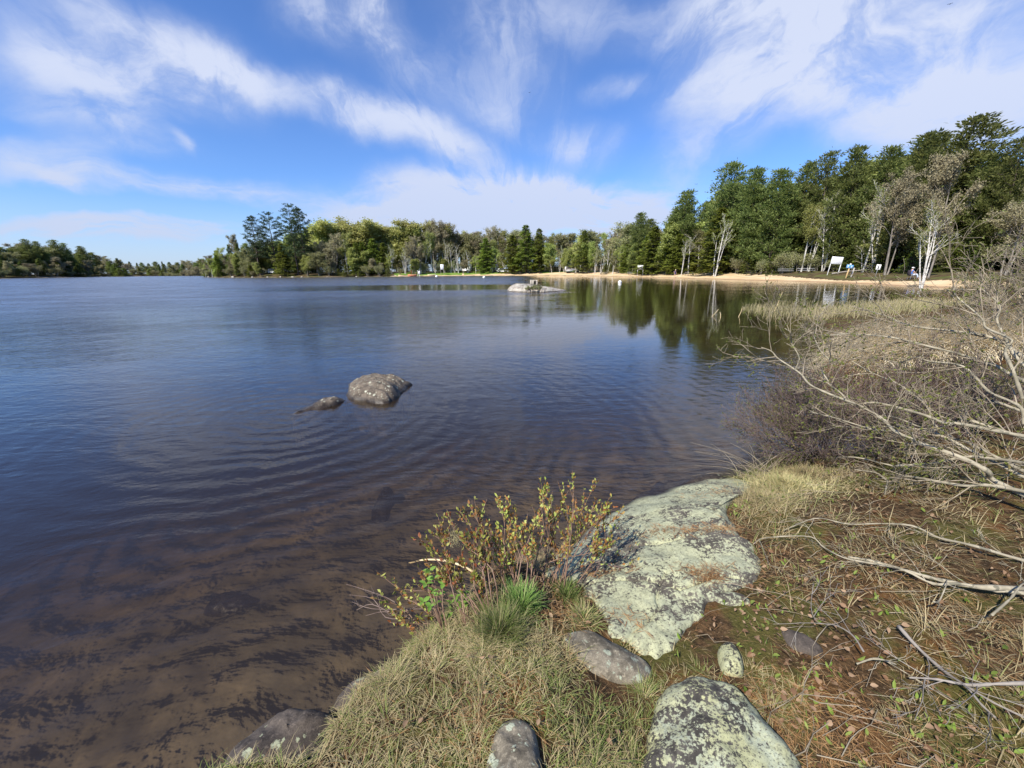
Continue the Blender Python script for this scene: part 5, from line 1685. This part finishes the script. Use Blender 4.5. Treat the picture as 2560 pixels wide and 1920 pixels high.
# fine dry stalks leaning over the water beside the mound
q0 = Gd(1650, 1030)
r = thing('dry_stalks', 'fan of thin dry stalks leaning over the water beside the straw mound', 'dry stalks', q0)
P, R_ = [], []
for k in range(26):
    tx, ty = RG.uniform(1490, 1760), RG.uniform(950, 1010)
    if k < 8: tx, ty = (1500, 1560, 1590, 1610, 1540, 1640, 1700, 1480)[k], (1005, 985, 962, 950, 970, 955, 962, 1030)[k]
    s0 = q0 + [RG.normal() * .12, RG.normal() * .06, 0]; e = at_y(tx, ty, q0[1] + RG.uniform(.1, .6))
    m_ = (s0 + e) / 2 + [0, 0, .05]
    P.append(spline([s0, m_, e], 6, False)); R_.append(np.linspace(.0028, .0012, 6))
mb = MB(); mb.tubes(P, R_, 3); mb.build('stalks', M['alder_twig'], r, off=q0)


# --- the small shrub in front, in three clumps
def bud_shrub(label, base_px, tips, leafy=1.0, y_off=0.0, red=.45, fork=9, stem='stem_red', zb=None):
    b0 = Gd(*base_px) if zb is None else at_z(*base_px, zb)
    r = thing('bud_shrub', label, 'shrub', b0, group='small budding shrubs at the near water edge')
    rng = np.random.default_rng(int(base_px[0]))
    st = MB(); SP, SR, TP, TR, LP, LD = [], [], [], [], [], []
    for (tx, ty, dy) in tips:
        s0 = b0 + [rng.normal() * .05, rng.normal() * .03, -.02]
        e = at_y(tx, ty, b0[1] + dy)
        Lt = np.linalg.norm(e - s0)
        m1 = s0 + (e - s0) * .35 + rng.normal(size=3) * Lt * .07 + [0, 0, Lt * .05]
        m2 = s0 + (e - s0) * .7 + rng.normal(size=3) * Lt * .05 + [0, 0, Lt * .03]
        c = spline([s0, m1, m2, e], 10, False)
        SP.append(c); SR.append(np.linspace(.0032, .0010, 10))
        for k in range(fork):
            f = rng.uniform(.35, .97); i0 = int(f * 8); q = c[i0] + (c[i0 + 1] - c[i0]) * (f * 8 - i0)
            dr = unit(c[i0 + 1] - c[i0])
            nd = unit(dr + rng.normal(size=3) * .42 + [0, 0, .35])
            Lw = Lt * rng.uniform(.12, .30) * (1.25 - f * .6)
            w_ = spline([q, q + nd * Lw * .5 + rng.normal(size=3) * Lw * .06, q + unit(nd + [0, 0, .4]) * Lw], 6, False)
            TP.append(w_); TR.append(np.linspace(.0019, .0009, 6))
            nl = int(rng.integers(5, 11) * leafy)
            for _ in range(nl):
                g = rng.uniform(.25, 1.0) * 4.99; j0 = int(g)
                LP.append(w_[j0] + (w_[j0 + 1] - w_[j0]) * (g - j0)); LD.append(unit(w_[-1] - w_[0]) * .8 + rng.normal(size=3) * .55 + [0, 0, .3])
        for _ in range(int(14 * leafy)):
            g = rng.uniform(6.0, 8.99); j0 = int(g)
            LP.append(c[j0] + (c[j0 + 1] - c[j0]) * (g - j0)); LD.append(unit(e - s0) * .8 + rng.normal(size=3) * .55)
    st.tubes(SP, SR, 5)
    st.tubes(TP, TR, 3)
    st.build('stems', M[stem], r, off=b0)
    if LP:
        lf = MB(); LP = np.array(LP); LD = np.array(LD); n = len(LP)
        Lf = rng.uniform(.012, .026, n)
        lf.ovals(LP, LD, rng.normal(size=(n, 3)), Lf, Lf * .55, (rng.random(n) < red) * rng.uniform(.6, 1, n), fold=.2)
        lf.build('leaves', M['budgreen'], r, off=b0)
    return r


bud_shrub('small shrub with red and yellow-green buds, left clump of the three at the bank', (1052, 1335), [(905, 1160, .3), (930, 1150, .3), (946, 1112, .35), (965, 1100, .3), (985, 1095, .35), (1012, 1088, .35), (1000, 1150, .2), (1030, 1140, .25), (1040, 1190, .2), (960, 1190, .2), (920, 1210, .2), (1060, 1150, .3), (990, 1210, .15), (1020, 1240, .1), (945, 1235, .1)])
bud_shrub('small shrub with red and yellow-green buds, middle clump reaching up over the water', (1120, 1300), [(1052, 1078, .4), (1072, 1070, .4), (1092, 1072, .35), (1115, 1100, .35), (1055, 1120, .3), (1078, 1130, .3), (1140, 1110, .35), (1100, 1160, .25), (1130, 1170, .2), (1150, 1150, .3), (1165, 1120, .3), (1178, 1055, .45), (1190, 1080, .4)])
bud_shrub('small shrub with rusty buds, right clump beside the lichen slab', (1195, 1275), [(1180, 1045, .45), (1205, 1040, .45), (1236, 1022, .5), (1228, 1060, .4), (1250, 1090, .35), (1210, 1100, .3), (1288, 1040, .5), (1296, 1080, .4), (1316, 1075, .4), (1330, 1095, .35), (1345, 1110, .35), (1270, 1110, .35), (1290, 1150, .2), (1320, 1170, .2), (1240, 1150, .25), (1340, 1160, .1), (1200, 1150, .25)], red=.6)
bud_shrub('low shrub branch leaning left over the dark water', (990, 1380), [(820, 1240, .15), (800, 1290, .1), (852, 1255, .2), (830, 1300, .1), (850, 1330, .05), (905, 1235, .2), (870, 1290, .15), (930, 1260, .2), (842, 1345, 0)], leafy=.7, fork=6, zb=.22)
b0 = Gd(1272, 1262)
bud_shrub('thin leafless forked twig bush leaning over the slab', (1268, 1262), [(1340, 1120, .3), (1365, 1215, .1), (1395, 1212, .1), (1335, 1190, .2), (1375, 1175, .2), (1310, 1180, .2)], leafy=.25, fork=5, stem='stem_purple')
# long bare shoots at the far left tip
r = bud_shrub('bare pale shoots fanning out at the left end of the leaning branch', (905, 1318), [(748, 1262, .1), (755, 1285, .1), (760, 1300, .05), (770, 1318, .05), (790, 1330, .0)], leafy=0.0, fork=2, zb=.3, stem='stem_purple')
# tan bent stalk
q = [at_y(882, 1217, 2.30), at_y(920, 1209, 2.3), at_y(965, 1212, 2.25), at_y(1010, 1228, 2.2), at_y(1060, 1262, 2.1), Gd(1110, 1300)]
r = thing('bent_stalk', 'pale tan bare stalk arching through the left shrub clump', 'stalk', q[-1])
mb = MB(); mb.tubes(spline(q, 18, False), np.linspace(.0055, .009, 18), 7, cap=True); mb.build('stem', M['tan_stalk'], r, off=q[-1])
# tufts of hanging moss on the stalk
for a_, b_, lb in ((982, 1160, 'upper left'), (1040, 1262, 'lower right')):
    c = at_y(a_, b_, 2.2)
    mb = MB(); n = 260
    d = rand_dirs(RG, n)
    mb.leaves(c + RG.normal(size=(n, 3)) * [.022, .022, .03], d + [0, 0, -.5], rand_dirs(RG, n), .03, .0025, RG.random(n) * .3)
    o = mb.build('hanging_moss', M['straw'], off=c); o.location = c
    tag(o, f'wispy tan tangle of dead grass caught in the shrub, {lb} one', 'dead grass', 'grass tangles caught in the shrub')
# young plants with bright leaves
for k, (bx_, by_, leaves_, lb) in enumerate(((965, 1385, [(928, 1232), (938, 1250), (920, 1262), (935, 1278), (948, 1285), (958, 1262), (915, 1300), (930, 1310), (942, 1300)], 'seedling with bright green leaves, left one beside the low shrub'),
                                            (1010, 1385, [(985, 1290), (1000, 1282), (975, 1302), (996, 1305), (985, 1320), (1008, 1300), (965, 1335), (975, 1345), (990, 1340)], 'seedling with bright green leaves, right one above the green tuft'))):
    q0 = at_z(bx_, by_, .3)
    r = thing('seedling', lb, 'seedling', q0, group='bright green seedlings')
    SP = []; LP = []; LD = []
    for (a_, b_) in leaves_:
        e = at_y(a_, b_, q0[1] + .12 + RG.normal() * .03)
        SP.append(spline([q0, (q0 + e) / 2 + RG.normal(size=3) * .015 + [0, 0, .03], e], 6, False))
        for j in range(3):
            an = j * 2.1 + RG.random()
            LP.append(e); LD.append([math.cos(an), math.sin(an) * .8, .35 + RG.normal() * .2])
    mb = MB(); mb.tubes(SP, np.broadcast_to(np.linspace(.003, .0012, 6), (len(SP), 6)), 4); mb.build('stem', M['stem_red'], r, off=q0)
    mb = MB(); n = len(LP); mb.ovals(np.array(LP), np.array(LD, float), UPV + RG.normal(size=(n, 3)) * .3, RG.uniform(.028, .042, n), RG.uniform(.018, .026, n), RG.random(n), fold=.2); mb.build('leaves', M['brightleaf'], r, off=q0)


# --- alder on the right
def Zc(X, Y):
    return ((1800 + X / 2.9105) * .8641, (700 + Y / 2.9105) * .8641)


def traced(paths, rng, name, label, cat, loc, n_side, side_L, mat='alder', group=None, leaf=.016, nleaf=5, twr=.0022, lv=(4, 3, 2)):
    r = thing(name, label, cat, loc, group=group)
    br = MB(); tw = MB(); lf = MB(); LP, LD = [], []
    out = {}
    for pts, y0, y1, r0, r1 in paths:
        m = len(pts)
        W = np.array([at_y(*Zc(*p_), y0 + (y1 - y0) * i / (m - 1)) for i, p_ in enumerate(pts)])
        W[1:-1] += rng.normal(size=(m - 2, 3)) * [.0, .04, .0]
        c = spline(W, m * 4, False)
        L = np.linalg.norm(np.diff(c, axis=0), axis=1).sum()
        rad = np.linspace(1, 0, len(c)) ** .85 * (r0 - r1) + r1
        br.tubes(c, rad * (1 + .10 * rng.normal(size=len(c))), 8)
        for k in range(int(n_side * L)):
            f = rng.uniform(.12, .99) * (len(c) - 1.01); i0 = int(f)
            q = c[i0] + (c[i0 + 1] - c[i0]) * (f - i0)
            dr = unit(c[i0 + 1] - c[i0])
            ax = unit(np.cross(dr, rng.normal(size=3)))
            nd = rot_about(dr, ax, rng.uniform(.4, 1.1)); nd[2] += .15
            grow(rng, q, unit(nd), side_L * rng.uniform(.5, 1.4), max(twr * 1.6, rad[i0] * .38), 0, out, lv, .7, .5, .03, .55, .25, .6, 5)
    for l, ls in out.items():
        P_ = np.array([q[0] for q in ls]); R_ = np.maximum(np.array([q[1] for q in ls]), twr * (.55 if l else .8))
        tw.tubes(P_, R_, 4 if l == 0 else 3)
        if l >= 1:
            sel = rng.random(len(P_)) < .5
            for e, b_ in zip(P_[sel, -1], P_[sel, -2]):
                for _ in range(nleaf):
                    LP.append(e); LD.append(unit(e - b_) * .7 + rng.normal(size=3) * .7)
    br.build('branches', M[mat], r, off=loc)
    tw.build('twigs', M['alder_twig'], r, off=loc)
    LP = np.array(LP); LD = np.array(LD); n = len(LP); Lf = rng.uniform(.6, 1.3, n) * leaf
    lf.ovals(LP, LD, rng.normal(size=(n, 3)) + UPV * .4, Lf, Lf * .55, (rng.random(n) < .25) * rng.random(n), fold=.25)
    lf.build('leaves', M['budolive'], r, off=loc)
    return r


rngA = np.random.default_rng(5)
S1 = [(2420, 1700), (2212, 1570), (2050, 1480), (1900, 1370), (1750, 1290), (1560, 1230), (1400, 1160), (1250, 1090), (1180, 1010), (1050, 930), (900, 870), (750, 810), (620, 745), (540, 660), (450, 580), (380, 520), (300, 490)]
S2 = [(2420, 1530), (2212, 1430), (2000, 1340), (1800, 1230), (1600, 1130), (1450, 1070), (1300, 1010), (1150, 990)]
S3 = [(2420, 1170), (2212, 1130), (2000, 1090), (1800, 1070), (1600, 1030), (1450, 970), (1300, 930), (1150, 905), (970, 910), (900, 830), (780, 760), (700, 720), (600, 700)]
S4 = [(2420, 1040), (2212, 960), (2050, 900), (1900, 880), (1750, 820), (1600, 770), (1300, 800), (1210, 790)]
S5 = [(2420, 860), (2212, 760), (2120, 690), (2000, 620), (1850, 590), (1700, 530), (1500, 480), (1350, 440), (1200, 410), (1050, 400), (900, 390), (750, 400), (620, 370)]
S6 = [(2200, 860), (2090, 650), (2080, 520), (2010, 420), (1940, 350), (1860, 270), (1780, 120), (1700, 40)]
S7 = [(2420, 680), (2212, 560), (2100, 460), (1900, 400), (1700, 370), (1500, 350), (1350, 320), (1250, 270), (1100, 230), (960, 190)]
S8 = [(2420, 1590), (2212, 1560), (2000, 1530), (1800, 1510), (1600, 1490), (1480, 1450), (1350, 1445), (1220, 1460), (1130, 1400), (980, 1380)]
S8b = [(1220, 1460), (1160, 1480), (1155, 1560), (1160, 1630)]
S10 = [(2420, 1360), (2212, 1330), (2050, 1320), (1800, 1290), (1500, 1310), (1300, 1350), (1210, 1330), (1000, 1290), (850, 1290)]
S11 = [(790, 740), (780, 660), (790, 590), (740, 520), (710, 420), (690, 380)]
S12 = [(550, 650), (565, 560), (570, 470), (520, 390), (470, 350)]
S13 = [(1250, 1095), (1050, 1060), (850, 1010), (700, 970), (650, 950)]
S14 = [(2420, 1250), (2212, 1150), (2000, 1080), (1800, 1020), (1650, 1020), (1500, 1090), (1300, 1060), (1000, 1080), (800, 1060)]
S15 = [(2420, 1480), (2212, 1390), (2050, 1310), (1850, 1200), (1700, 1150), (1560, 1040), (1450, 900), (1300, 760), (1120, 680), (960, 590)]
S16 = [(550, 1040), (480, 1090), (420, 1130)]
traced([(S1, 2.05, 3.35, .016, .0035), (S2, 2.1, 3.1, .013, .004), (S3, 2.2, 3.5, .014, .003), (S8, 2.0, 2.9, .012, .004), (S8b, 2.55, 2.5, .005, .003), (S10, 2.1, 3.0, .011, .003),
        (S13, 2.85, 3.1, .006, .003), (S11, 3.12, 3.2, .006, .0025), (S12, 3.25, 3.3, .006, .0025), (S14, 2.3, 3.2, .011, .003), (S15, 2.2, 3.6, .012, .003)],
       rngA, 'alder_shrub', 'spreading alder shrub with pale lichened branches reaching left over the bank', 'shrub', np.array([2.9, 1.9, .5]), 9, .36, lv=(4, 3), nleaf=4, leaf=.019, twr=.0026)
S20 = [(2212, 1050), (2100, 900), (1980, 820), (1850, 700), (1700, 610), (1560, 600), (1420, 560), (1300, 600), (1180, 570)]
S21 = [(2300, 700), (2212, 560), (2150, 420), (2070, 300), (2000, 180), (1900, 60)]
traced([(S4, 3.0, 4.4, .015, .004), (S5, 3.0, 4.8, .015, .004), (S6, 3.1, 3.9, .013, .004), (S7, 3.2, 5.0, .015, .003), (S20, 3.0, 4.2, .013, .004), (S21, 3.2, 3.9, .014, .004)],
       rngA, 'alder_shrub', 'taller alder shrub behind, its grey branches arching left above the dead cattails', 'shrub', np.array([4.1, 3.0, .6]), 7, .5, leaf=.019, twr=.0036, lv=(4, 3), nleaf=4)


def twig_bush(name, label, cat, x, y, n_st, H, spread, mat, twmat, bias=(0, 0), leafmat=None, leaf=.02, nleaf=2, lv=(6, 5, 4), r0=.012, twr=.003, seed=1, zb=None, tilt=.5, group=None, n=5):
    rng = np.random.default_rng(seed)
    z = float(height([x], [y])[0]) if zb is None else zb
    loc = np.array([x, y, z])
    r = thing(name, label, cat, loc, group=group)
    out = {}
    for k in range(n_st):
        a = rng.uniform(0, 2 * PI); t_ = rng.uniform(.1, tilt)
        d = unit(np.array([math.cos(a) * t_ + bias[0], math.sin(a) * t_ + bias[1], 1 - t_ * .4]))
        grow(rng, loc * 0 + [math.cos(a) * spread * rng.random(), math.sin(a) * spread * rng.random(), -.05], d, H * rng.uniform(.65, 1.05), r0 * rng.uniform(.6, 1.1), 0, out, lv, .55, .35, .04, .5, .22, .55, n)
    br = MB(); tw = MB(); lf = MB(); E, Dn = [], []
    for l, ls in out.items():
        P_ = np.array([q[0] for q in ls]); R_ = np.maximum(np.array([q[1] for q in ls]), twr * (.6 if l > 1 else 1))
        (br if l == 0 else tw).tubes(P_, R_, 5 if l == 0 else 3)
        if l >= max(out) - 1: E.append(P_[:, -1]); Dn.append(P_[:, -1] - P_[:, -2])
    br.build('branches', M[mat], r); tw.build('twigs', M[twmat], r)
    if leafmat:
        E = np.repeat(np.concatenate(E), nleaf, 0); Dn = np.repeat(np.concatenate(Dn), nleaf, 0)
        m = len(E); Lf = rng.uniform(.5, 1.3, m) * leaf
        lf.leaves(E + rng.normal(size=E.shape) * leaf * .4, Dn / (np.linalg.norm(Dn, axis=1, keepdims=True) + 1e-9) + rng.normal(size=E.shape) * .7, rng.normal(size=E.shape), Lf, Lf * .6, (rng.random(m) < .3) * rng.random(m))
        lf.build('leaves', M[leafmat], r, smooth=False)
    return r


# tall grey shrubs filling the right side
for k, (px, yy, top, nst, bias, lb) in enumerate(((2235, 4.4, 760, 8, (-.25, 0), 'twiggy grey shrub at the right edge, lowest and nearest one'), (2255, 7.2, 440, 9, (-.30, 0), 'highest twiggy shrub at the right edge with fresh olive buds'),
                                                 (2160, 9.0, 560, 6, (-.12, 0), 'open twiggy shrub left of the highest one at the right edge'), (2075, 8.0, 690, 4, (-.1, 0), 'rounded grey shrub standing behind the dead cattails'),
                                                 (2130, 14, 560, 6, (-.1, 0), 'pale twiggy shrub in front of the right end of the beach'))):
    q = at_y(px, 700, yy); zt = at_y(px, top, yy)[2] - float(height([q[0]], [yy])[0])
    twig_bush('grey_shrub', lb, 'shrub', q[0], yy, nst, zt / 1.2, .35, 'alder', 'alder_twig', bias, 'budolive', .018 + .002 * yy, 1, (6, 5, 3), .014, .0022 + .0004 * yy, 100 + k, group='tall twiggy shrubs on the right bank')
# purple brown shrub over the water and its neighbours
for k, (px, py, H, bias, nst, lb, sm) in enumerate(((1760, 985, .72, (-.75, -.05), 26, 'low purplish twiggy shrub hanging over the water, nearest to the dark cove', 'stem_purple'), (1790, 930, .75, (-.55, .1), 24, 'low purplish shrub just behind the overhanging one', 'stem_purple'), (1860, 1000, .75, (-.35, 0), 22, 'purplish brown shrub under the long alder branch', 'stem_purple'),
                                                    (1900, 880, .48, (-.1, 0), 22, 'rusty red twiggy shrub below the dead cattails', 'stem_rust'), (1850, 850, .48, (-.25, 0), 20, 'rusty red shrub at the shore, left of the other rusty one', 'stem_rust'), (2040, 960, .8, (-.1, 0), 20, 'dark brown shrub deep under the alder branches', 'stem_purple'))):
    q = at_z(px, py, .12)
    twig_bush('low_shrub', lb, 'shrub', q[0], q[1], nst, H, .30, sm, sm, bias, 'budolive', .014, 1, (7, 5, 3), .006, .0022, 200 + k, tilt=.75, zb=max(.02, float(height([q[0]], [q[1]])[0])), group='low dark shrubs along the right shore')
# brownish brush between reeds and beach
for k, (px, py, H, lb) in enumerate(((1960, 640, .42, 'left one of the brown brush thickets behind the reeds'), (2030, 650, .5, 'middle one of the brown brush thickets behind the reeds'), (2100, 660, .6, 'right one of the brown brush thickets behind the reeds'), (2170, 690, .7, 'brown brush thicket by the right edge behind the cattails'))):
    q = at_z(px, py, .2)
    twig_bush('brush_thicket', lb, 'shrub', q[0], q[1], 26, H, 1.1, 'lowbush', 'lowbush', (0, 0), 'budolive', .05, 1, (6, 5, 3), .012, .009, 300 + k, tilt=.8, group='brown brush behind the reeds')
# islet shrub
q = at_z(1154, 630.5, 0)
twig_bush('islet_shrub', 'brown leafless shrub growing in the middle of the islet', 'shrub', q[0], q[1] - .1, 34, .36, .55, 'stem_rust', 'lowbush', (0, 0), 'olive', .06, 1, (5, 4, 3), .010, .008, 401, zb=.2, tilt=1.0)
q = FD(197) + 4
rr = plant('bushA', 197, q, H=3.4, wid=1.3)
tag(rr, 'pale blossoming shrub low on the far left shore', 'bush', 'trees on the far left shore')

# --- dead cattails and reeds
mb = MB()
n = 9000
px = RG.uniform(1795, 2290, n); py = 728 + 80 * RG.random(n) + (px - 1800) * .02
P = np.array([at_z(a_, b_, .15) for a_, b_ in zip(px, py)])
k = fbm(P[:, 0] * .8, P[:, 1] * .8, 71, 3) > -.55
P = P[k]; n = len(P)
P[:, 2] = np.maximum(height(P[:, 0], P[:, 1]), -.1) - .02
d = hdir(n) * .6 + np.array([-.75, -.35, 0]); d /= np.linalg.norm(d, axis=1, keepdims=True)
mb.blades(P, d, RG.uniform(.45, .95, n), .017, RG.uniform(.9, 2.5, n), RG.uniform(0, .5, n), RG.random(n) ** 1.5, segs=5)
tag(mb.build('dead_cattails', M['cattail']), 'dense bed of bent tan dead cattail blades on the right shore', 'cattails', kind='stuff')
mb = MB()
n = 7500
u = RG.random(n)
px = 1600 + 420 * u ** .8; py = 655 + (px - 1600) * .015 + RG.normal(size=n) * (5 + 13 * np.clip((px - 1600) / 250, 0, 1)) * .75
px2 = RG.uniform(1640, 2100, 2200); py2 = 664 + RG.uniform(-8, 14, 2200)
px = np.concatenate([px, px2]); py = np.concatenate([py, py2]); py = np.maximum(py, 640)
P = np.array([at_z(a_, b_ + 12, 0) for a_, b_ in zip(px, py)]); n = len(P)
P[:, 2] = np.maximum(height(P[:, 0], P[:, 1]), -.15)
d = hdir(n) * .8 + np.array([.5, 0, 0]); d /= np.linalg.norm(d, axis=1, keepdims=True)
mb.blades(P, d, RG.uniform(.16, .46, n), .012, RG.uniform(.2, 1.3, n), RG.uniform(0, .25, n), (RG.random(n) < .5) * RG.uniform(.2, 1, n), segs=4)
tag(mb.build('reeds', M['reed']), 'green and tan reeds standing in the shallow water off the right shore', 'reeds', kind='stuff')
# single broken stalks in the water
for k, (a, b, lb) in enumerate(((Zc(395, 225), Zc(455, 85), 'tall pale dead stalk sticking up out of the reeds'), (Zc(135, 265), Zc(160, 205), 'broken stalk at the left end of the reeds'), ((1538, 683), (1552, 668), 'leaning broken stalk alone in the water left of the reeds'), ((1556, 686), (1555, 674), 'upright broken stalk alone in the water beside the leaning one'))):
    q = at_z(*a, 0); e = at_y(*b, q[1] + .1)
    r = thing('dead_stalk', lb, 'stalk', q, group='broken stalks in the water')
    mb = MB(); mb.tubes(spline([q - (e - q) * .2, (q + e) / 2 + [.02, 0, 0], e], 8, False), np.linspace(.012, .007, 8), 5); mb.build('stem', M['tan_stalk'], r, off=q)


# --- fallen branches on the ground
def fallen(label, px_pts, r0, r1, lift=.03, mat='alder', forks=5, seed=1):
    rng = np.random.default_rng(seed)
    W = np.array([Gd(a_, b_, 8) for a_, b_ in px_pts]); W[:, 2] += lift + rng.random(len(W)) * lift
    c = spline(W, len(W) * 4, False)
    loc = c[0].copy()
    r = thing('fallen_branch', label, 'branch', loc, group='pale branches lying on the right bank')
    mb = MB(); mb.tubes(c, np.linspace(r0 * .68, r1 * .62, len(c)) * (1 + .16 * rng.normal(size=len(c))), 7, cap=True)
    out = {}
    for k in range(forks):
        i0 = rng.integers(3, len(c) - 2); dr = unit(c[i0 + 1] - c[i0])
        nd = unit(rot_about(dr, UPV, rng.choice([-1, 1]) * rng.uniform(.4, .9)) + [0, 0, .12])
        grow(rng, c[i0], nd, rng.uniform(.10, .3), min(.0022, r1 * .5 + .0008), 0, out, (3, 2), .6, .4, .0, .55, .3, .6, 5)
    for l, ls in out.items():
        mb.tubes(np.array([q[0] for q in ls]), np.maximum(np.array([q[1] for q in ls]), .0008), 4)
    mb.build('branch', M[mat], r, off=loc)


def Z4(X, Y):
    return ((1760 + X / 2.0238) * .8641, (1100 + Y / 2.0238) * .8641)


fallen('long pale fallen branch arching across the upper right litter', [Z4(*p_) for p_ in ((1619, 640), (1500, 610), (1420, 600), (1300, 560), (1180, 520), (1050, 468), (900, 455), (720, 450), (560, 432), (400, 480))], .013, .004, seed=3)
fallen('pale forked branch lying below the long arching one', [Z4(*p_) for p_ in ((1619, 830), (1450, 800), (1280, 780), (1150, 755), (1000, 700), (850, 660), (700, 640), (600, 570), (520, 530), (300, 530), (240, 570))], .012, .003, seed=4)
fallen('thick weathered branch along the middle of the right litter', [Z4(*p_) for p_ in ((1600, 800), (1350, 790), (1150, 740), (1000, 690), (850, 640), (720, 625))], .017, .010, seed=5, forks=3)
fallen('dark thin branch running down to the lower right', [Z4(*p_) for p_ in ((970, 985), (1050, 1070), (1130, 1150), (1210, 1220), (1300, 1310), (1380, 1390), (1450, 1460))], .010, .005, mat='bark_grey', seed=6)
fallen('curved grey shoot in the middle of the litter', [Z4(*p_) for p_ in ((780, 1170), (720, 1100), (640, 1040), (560, 990), (525, 920), (530, 820))], .005, .002, mat='bark_grey', seed=7, lift=.06)
fallen('short stick lying level beside the curved shoot', [Z4(*p_) for p_ in ((760, 1172), (850, 1165), (960, 1175))], .006, .004, seed=8, forks=2)
fallen('grey branch coming in from the right edge near the bottom', [Z4(*p_) for p_ in ((1619, 1290), (1450, 1275), (1320, 1290), (1150, 1265), (1020, 1255))], .010, .004, mat='bark_grey', seed=9)
fallen('pale bent stick on the right between two fallen branches', [Z4(*p_) for p_ in ((1130, 910), (1170, 870), (1195, 820), (1210, 760))], .006, .003, seed=10, forks=2, lift=.05)
fallen('straight grey stick leaning on the litter at the right', [Z4(*p_) for p_ in ((1420, 975), (1500, 920), (1560, 850), (1619, 800))], .007, .004, seed=11, forks=2, lift=.08)
